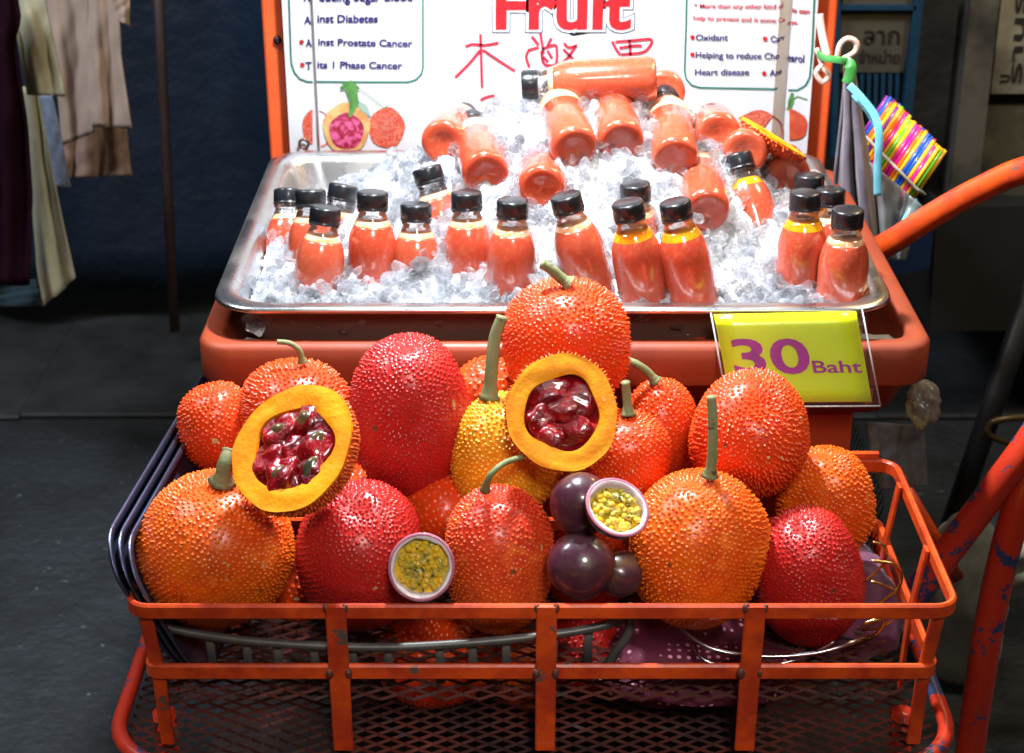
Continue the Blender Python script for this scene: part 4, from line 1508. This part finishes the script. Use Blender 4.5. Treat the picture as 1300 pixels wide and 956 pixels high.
def gac(u0, u1, v0, v1, y, cols, label, axis=(0, 0, 1), stem=None, sr=0.0055, seed=0, hgt=0.0031, low=0.5, grad=0.4, sp=0.0058, tipw=0.5, taper=0.1):
    u, v = (u0 + u1) / 2, (v0 + v1) / 2
    c0 = at_y(u, v, y)
    d = depth(c0)
    r = (u1 - u0) / 2 / FPX * d - 0.002
    hv = (v1 - v0) / 2 / FPX * d - 0.002
    # view elevation is about 27 degrees: apparent half height of the spheroid
    el = math.atan2(CAM[2] - c0[2], c0[1] - CAM[1])
    cc = math.sqrt(max(hv * hv - (r * math.sin(el)) ** 2, (0.5 * r) ** 2)) / math.cos(el)
    cc = min(max(cc, 0.72 * r), 1.45 * r)
    V, F, A = gac_skin(r, cc, seed, axis, hgt, sp, low=low, taper=taper)
    m = fruit_mat('gac_skin', *cols, grad=grad, tipw=tipw)
    t = thing('gac_fruit', label, 'fruit', c0, GF)
    mk('skin', V + c0, F, m, t, attr=A)
    if stem:
        P = smooth_path([at_y(*s) for s in stem], 6)
        nP = len(P)
        sc = [1.7 if i == 0 else 1.25 if i < 3 else 1.0 - 0.18 * i / nP + (0.12 if i == nP - 1 else 0) for i in range(nP)]
        mk('stem', *tube(P, sr, 10, False, sc), stem_m, t)
    return t


gac(177, 375, 597, 795, -.285, ORANGE, 'large orange fruit at the left front corner of the basket', stem=[(282, 612, -.29), (286, 590, -.29), (292, 572, -.28)], sr=.009, seed=1, low=.55, taper=.02)
gac(374, 543, 603, 812, -.280, DEEP, 'crimson fruit with dark dimples in the front row beside the big orange one', seed=2, low=.25, hgt=.0028, axis=(.05, -.5, 1), tipw=.5)
gac(560, 706, 617, 806, -.285, MIX, 'orange fruit with a reddish top and a curved stem, front middle', stem=[(616, 622, -.30), (622, 604, -.31), (640, 588, -.30), (664, 580, -.28)], sr=.0035, seed=3, grad=.9, low=.45)
gac(797, 973, 596, 797, -.285, ORANGE, 'large orange fruit with a tall straight stem, right of the passion fruit', stem=[(901, 604, -.29), (904, 580, -.29), (905, 540, -.285), (903, 503, -.28)], sr=.0058, seed=4, low=.6, taper=.04)
gac(955, 1099, 636, 832, -.262, DEEP, 'crimson fruit at the right front corner of the basket', seed=5, axis=(-.2, -.3, 1), low=.5, grad=.2)
gac(228, 332, 484, 604, -.10, REDOR, 'orange red fruit at the back left, beside the dark trays', seed=6, axis=(-.3, 0, 1))
gac(305, 446, 455, 590, -.13, REDOR, 'red fruit with a thin hooked stem behind the left cut half', stem=[(384, 460, -.13), (380, 445, -.13), (368, 436, -.13), (352, 434, -.13)], sr=.0035, seed=7, hgt=.0042, low=.8)
gac(442, 601, 421, 642, -.165, DEEP, 'tall crimson fruit standing between the two cut halves', seed=8, low=.35, axis=(-.05, -.1, 1), tipw=.6)
gac(572, 712, 498, 660, -.19, YEL, 'golden yellow fruit with a thick upright stem behind the cut half', stem=[(621, 505, -.185), (624, 470, -.18), (628, 430, -.17), (638, 402, -.165)], sr=.0075, seed=9, tipw=.8, low=.6)
gac(572, 668, 452, 560, -.075, MIX, 'orange fruit mostly hidden behind the golden one', sp=.008, seed=10)
gac(736, 852, 520, 636, -.185, REDOR, 'red fruit with a short dark stem, right of the middle cut half', stem=[(798, 527, -.185), (796, 505, -.18), (794, 485, -.18)], sr=.0055, seed=11, grad=.3, low=.4)
gac(789, 888, 480, 610, -.085, REDOR, 'pinkish red fruit with a bent stem, at the back right of centre', stem=[(832, 484, -.09), (822, 472, -.09), (808, 462, -.09), (796, 457, -.085)], sr=.005, seed=12)
gac(639, 799, 353, 520, -.105, REDOR, 'topmost orange red fruit with a short green stem', stem=[(722, 360, -.11), (711, 352, -.11), (700, 342, -.11), (688, 335, -.11)], sr=.0065, seed=13, low=.5, hgt=.0042)
gac(873, 1028, 467, 638, -.17, REDOR, 'large red fruit in front of the price card', seed=14, axis=(.1, -.6, .8), low=.7, hgt=.004)
gac(986, 1108, 566, 718, -.155, ORANGE, 'orange fruit at the right end of the pile behind the crimson one', seed=15, low=.7)
gac(505, 620, 590, 700, -.19, REDOR, 'red fruit wedged deep below the tall crimson one', sp=.008, seed=16, low=.3)
gac(480, 625, 770, 900, -.24, REDOR, 'red fruit at the bottom seen through the left middle gap', sp=.008, seed=17, low=.6)
gac(840, 960, 690, 800, -.17, REDOR, 'red fruit deep between the two right front fruits', sp=.008, seed=24)
gac(690, 800, 660, 780, -.20, REDOR, 'red fruit deep behind the passion fruit', sp=.008, seed=25)
gac(330, 430, 690, 790, -.20, REDOR, 'red fruit deep between the two left front fruits', sp=.008, seed=26)
gac(690, 800, 770, 880, -.24, DEEP, 'dark red fruit at the bottom behind the grey rack', sp=.008, seed=18)
gac(392, 500, 590, 690, -.13, REDOR, 'red fruit hidden behind the left cut half', sp=.008, seed=19)
gac(620, 720, 790, 900, -.20, ORANGE, 'orange fruit at the bottom of the basket centre', sp=.008, seed=20)
mk_cal = None

# cut halves
flesh = mat('gac_flesh', (0.80, 0.31, 0.003), 0.5, col2=(0.76, 0.21, 0.003), scale=22, coat=0.0, sss=0.0, bmp=0.5, bscale=80, bdist=0.003, chips=(0.78, 0.42, 0.10), chipscale=40, chiplo=0.68)
cavity = mat('gac_cavity', (0.22, 0.006, 0.008), 0.2, coat=0.8, scale=20)
flesh.node_tree.nodes['Principled BSDF'].inputs['Specular IOR Level'].default_value = 0.2
aril_m = mat('gac_aril', (0.11, 0.0005, 0.004), 0.10, col2=(0.28, 0.002, 0.006), scale=30, coat=1.0, sss=0.0, bmp=0.8, bscale=60, bdist=0.005)
seed_m = mat('gac_seed', (0.055, 0.055, 0.035), 0.15, col2=(0.15, 0.07, 0.02), scale=40, coat=1.0, bmp=0.5, bscale=60)


def half_fruit(name, label, c, rad, nrm, spin, seed, deep, kind, arils=None, group=None, flat_=1.0):
    g = np.random.default_rng(seed)
    Rm = rot_to(nrm, spin)
    n = 96
    ph = g.uniform(0, 6.28, 5)
    th = np.linspace(0, 2 * np.pi, n, endpoint=False)
    if kind == 'gac':
        ro = rad * (1 + 0.03 * np.sin(2 * th + ph[0]) + 0.02 * np.sin(3 * th + ph[1]) + 0.008 * np.sin(9 * th + ph[2]))
        ri = rad * (0.655 + 0.03 * np.sin(3 * th + ph[3]) + 0.025 * np.sin(5 * th + ph[4]))
    else:
        ro = rad * (1 + 0.02 * np.sin(2 * th + ph[0]))
        ri = rad * (0.82 + 0.018 * np.sin(4 * th + ph[3]) + 0.012 * np.sin(7 * th + ph[4]) + 0.008 * np.sin(13 * th + ph[1]))
    ro = ro * np.where(True, 1, 1)
    ell = np.array([1.0, flat_])
    root = thing(name, label, 'fruit', c, group)

    def put(nm, V, F, m, par=root, attr=None, smooth=True, kd=None):
        return mk(nm, np.asarray(V) @ Rm.T + np.asarray(c), F, m, par, smooth, attr, kind=kd)

    def loopv(r_, z_):
        return [(r_[k] * math.cos(th[k]) * ell[0], r_[k] * math.sin(th[k]) * ell[1], z_ if np.isscalar(z_) else z_[k]) for k in range(n)]
    # skin bowl
    loops = []
    for j in range(19):
        a = math.pi / 2 * j / 18
        loops.append(loopv(ro * max(math.cos(a), 0.002), -deep * math.sin(a)))
    V, F = loft(loops)
    if kind == 'gac':
        N_ = int(2 * math.pi * rad * deep / (0.0058 ** 2 * .87) * 1.1)
        D = fib(N_ * 2, 0.5, g)
        D = D[D[:, 2] < -0.04]
        tt = np.arctan2(D[:, 1], D[:, 0]) % (2 * np.pi)
        rr = np.interp(tt, th, ro)
        P = np.stack([D[:, 0] * rr * ell[0], D[:, 1] * rr * ell[1], D[:, 2] * deep], 1)
        Nn = P / np.array([rad ** 2, rad ** 2, deep ** 2])
        Nn /= np.linalg.norm(Nn, axis=1)[:, None]
        SV, SF, SA = spikes(P, Nn, np.full(len(P), .0024), 0.0034 * g.uniform(.6, 1.2, len(P)), g)
        V2 = np.vstack([V, SV])
        tri = [(a, b_, c_) for (a, b_, c_, d_) in F] + [(a, c_, d_) for (a, b_, c_, d_) in F]
        F2 = np.vstack([np.array(tri), SF + len(V)])
        put('skin', V2, F2, fruit_mat('gac_half_skin', (0.62, 0.06, 0.008), (0.55, 0.025, 0.01), (0.76, 0.22, 0.03), blem=False), attr=np.concatenate([np.zeros(len(V)), SA]))
        Ls = [loopv(ro * 1.0, -0.003), loopv(ro * 0.998, 0.0)]
        for q_ in range(1, 9):
            s_ = q_ / 8
            wv = 0.0005 * np.sin(th * 3 + q_ * 0.6 + ph[2]) + g.normal(0, 0.00004, n) - 0.0012 * s_ ** 6
            Ls.append(loopv(ro * (1 - s_) + ri * s_, wv))
        put('flesh', *loft(Ls[1:]), flesh)
        put('flesh_edge', *loft([loopv(ro * 1.0, -0.003), loopv(ro * 1.0015, -0.0001)]), flesh)
        put('flesh_wall', *loft([loopv(ri, -0.0013), loopv(ri * 0.985, -0.006)]), flesh)
        Ls = [loopv(ri, -0.003), loopv(ri * 0.97, -0.008), loopv(ri * 0.85, -0.012), loopv(ri * 0.5, -0.014), loopv(ri * 0.02, -0.014)]
        put('cavity', *loft(Ls), cavity)
        for (ax_, ay_, la, lb, an, sd) in arils:
            Q = ICO3[0].copy()
            gg = np.random.default_rng(int(1000 * abs(ax_ + 2 * ay_)) + seed)
            dd_ = sum(np.sin(Q @ gg.normal(0, 3.4, 3) + gg.uniform(0, 6)) for _ in range(7)) * 0.075
            Q = Q * (1 + dd_[:, None])
            Q = np.sign(Q) * np.abs(Q) ** np.array([1, 1, 0.8])
            Q = Q * np.array([la * rad * 0.96, lb * rad * 1.0, 0.16 * rad])
            ca, sa = math.cos(an), math.sin(an)
            Q = Q @ np.array([[ca, -sa, 0], [sa, ca, 0], [0, 0, 1]]).T
            Q += np.array([ax_ * rad, ay_ * rad, -0.0100])
            ao = put('aril', Q, ICO3[1], aril_m)
            if sd:
                Q = ICO3[0] * (1 + 0.08 * np.sin(4 * ICO3[0][:, :1] + 3 * ICO3[0][:, 1:2])) * np.array([la * rad * 0.6, lb * rad * 0.55, 0.125 * rad])
                Q = Q @ np.array([[ca, -sa, 0], [sa, ca, 0], [0, 0, 1]]).T + np.array([ax_ * rad, ay_ * rad, -0.0100 + 0.060 * rad])
                put('seed', Q, ICO3[1], seed_m, ao)
    else:
        put('skin', V, F, passion_m)
        put('rind', *loft([loopv(ro, 0.0), loopv(ro * 0.985, 0.0010), loopv(ro * 0.93, 0.0012), loopv(ro * 0.905, 0.0010)]), rind_m)
        put('pith', *loft([loopv(ro * 0.905, 0.0010), loopv(ri * 1.03, 0.0008), loopv(ri, -0.001), loopv(ri * 0.96, -0.010), loopv(ri * 0.8, -0.017), loopv(ri * 0.02, -0.02)]), pith_m)
        parts, sparts = [], []
        put('pulp_bed', *loft([loopv(ri * 0.97, -0.009), loopv(ri * 0.7, -0.008), loopv(ri * 0.35, -0.0095), loopv(ri * 0.01, -0.010)]), pulp_m) if kind == 'passion' else None
        for k in range(150):
            a_, r_ = g.uniform(0, 6.28), math.sqrt(g.uniform(0, 1)) * 0.70 * rad
            ctr = np.array([r_ * math.cos(a_) * ell[0], r_ * math.sin(a_) * ell[1], -0.005 - 0.005 * g.uniform() * (1 - (r_ / rad) ** 2)])
            if kind == 'passion_low':
                ctr[2] -= 0.003
                if ctr[1] > 0.25 * rad:
                    continue
            sz = g.uniform(0.0028, 0.0050)
            el_ = np.array([1, g.uniform(.6, 1), g.uniform(.6, 1)]) * sz
            q_ = np.array(Quaternion(tuple(g.normal(size=4))).normalized().to_matrix())
            parts.append(((ICO1[0] * el_) @ q_.T + ctr, [tuple(f_) for f_ in ICO1[1]]))
            if k % 8 == 0:
                sparts.append(((ICO1[0] * np.array([.0032, .0022, .0016])) @ q_.T + ctr + np.array([0, 0, .0012]), [tuple(f_) for f_ in ICO1[1]]))
        put('pulp', *join(*parts), pulp_m, kd='stuff')
        put('seeds', *join(*sparts), mat('passion_seed', (0.07, 0.065, 0.015), 0.2, coat=0.8), kd='stuff')
    return root


passion_m = mat('passion_skin', (0.042, 0.010, 0.022), 0.30, col2=(0.085, 0.028, 0.030), scale=26, lo=0.4, hi=0.75, coat=0.45, rough2=0.45, bmp=0.6, bscale=34, bdist=0.002, chips=(0.20, 0.10, 0.08), chipscale=70, chiplo=0.72)
rind_m = mat('passion_rind', (0.42, 0.15, 0.22), 0.5, col2=(0.30, 0.09, 0.16), scale=40, coat=0.2)
pith_m = mat('passion_pith', (0.72, 0.66, 0.68), 0.5, col2=(0.62, 0.52, 0.56), scale=70, coat=0.3, bmp=0.3, bscale=150)
pulp_m = mat('passion_pulp', (0.80, 0.44, 0.01), 0.08, col2=(0.34, 0.28, 0.02), scale=75, lo=0.4, hi=0.62, coat=1.0, sss=0.2, chips=(0.75, 0.70, 0.5), chipscale=120, chiplo=0.63)

GH = 'cut gac fruit halves'
cA = at_y(370, 568, -.335)
half_fruit('gac_half', 'cut fruit half resting on the big orange fruit at the left', cA, 0.0690, (-0.36, -0.62, 0.70), 0.3, 31, 0.062, 'gac',
           [(-.10, .38, .34, .27, .2, 1), (.34, .32, .29, .27, -.3, 1), (-.42, .10, .33, .23, .1, 0), (-.34, -.27, .36, .28, .6, 1), (.34, -.10, .35, .27, .7, 1), (.14, -.42, .34, .24, .7, 1), (.0, .04, .22, .2, 0, 0)], GH, 0.92)
cB = at_y(714, 524, -.265)
half_fruit('gac_half', 'cut fruit half with dark glossy pulp in the middle of the pile', cB, 0.0590, (0.02, -0.86, 0.51), 0.0, 37, 0.056, 'gac',
           [(-.20, .34, .36, .28, .3, 0), (.30, .26, .28, .36, 1.2, 0), (-.42, -.08, .30, .24, .9, 0), (-.18, -.38, .32, .24, -.2, 0), (.26, -.26, .38, .28, .4, 0), (.05, .03, .3, .26, 0, 0)], GH, 1.0)
cC = at_y(984, 174, .30)
half_fruit('gac_slice', 'thin cut fruit slice lying on the ice near the right post', cC, 0.05, (0.52, 0.12, 0.84), 0.0, 41, 0.02, 'gac',
           [(-.1, .2, .3, .2, 0, 0), (.25, -.2, .3, .2, 1, 0), (-.3, -.2, .25, .2, 1, 0)], GH, 0.8)

GP = 'passion fruit on the pile'
half_fruit('passion_half', 'round passion fruit half facing forward by the front rail', at_y(535, 720, -.372), 0.0340, (0.03, -0.90, 0.42), 0.4, 51, 0.026, 'passion', group='passion fruit halves')
half_fruit('passion_half', 'tilted passion fruit half lying on the whole passion fruit', at_y(784, 644, -.372), 0.0335, (0.22, -0.60, 0.80), -0.35, 52, 0.031, 'passion', group='passion fruit halves', flat_=0.9)


def passion(u, v, y, wpx, m, label, seed, sq=0.95):
    c = at_y(u, v, y)
    r = wpx / 2 / FPX * depth(c)
    g = np.random.default_rng(seed)
    Q = ICO3[0].copy()
    d = sum(np.sin(Q @ g.normal(0, 1.6, 3) + g.uniform(0, 6)) for _ in range(4)) * 0.018 + sum(np.sin(Q @ g.normal(0, 7, 3) + g.uniform(0, 6)) for _ in range(5)) * 0.0025
    tipd = np.exp(-((1 + Q[:, 1]) / 0.004)) * 0.03
    Q = Q * (1 + d[:, None] - tipd[:, None]) * r * np.array([1, 1, sq * 1.05])
    o = mk('passion_fruit', Q, ICO3[1], m)
    o.location = c
    tag(o, label, 'fruit', GP)


passion(737, 718, -.345, 86, passion_m, 'glossy purple passion fruit resting against the front rail', 61)
passion(737, 640, -.315, 78, passion_m, 'dark purple passion fruit partly behind the tilted half', 62, 1.05)
passion(786, 728, -.32, 62, mat('green_passion_skin', (0.09, 0.05, 0.015), 0.3, col2=(0.06, 0.02, 0.03), scale=20, coat=0.5), 'yellow green passion fruit peeking out behind the purple one', 63)
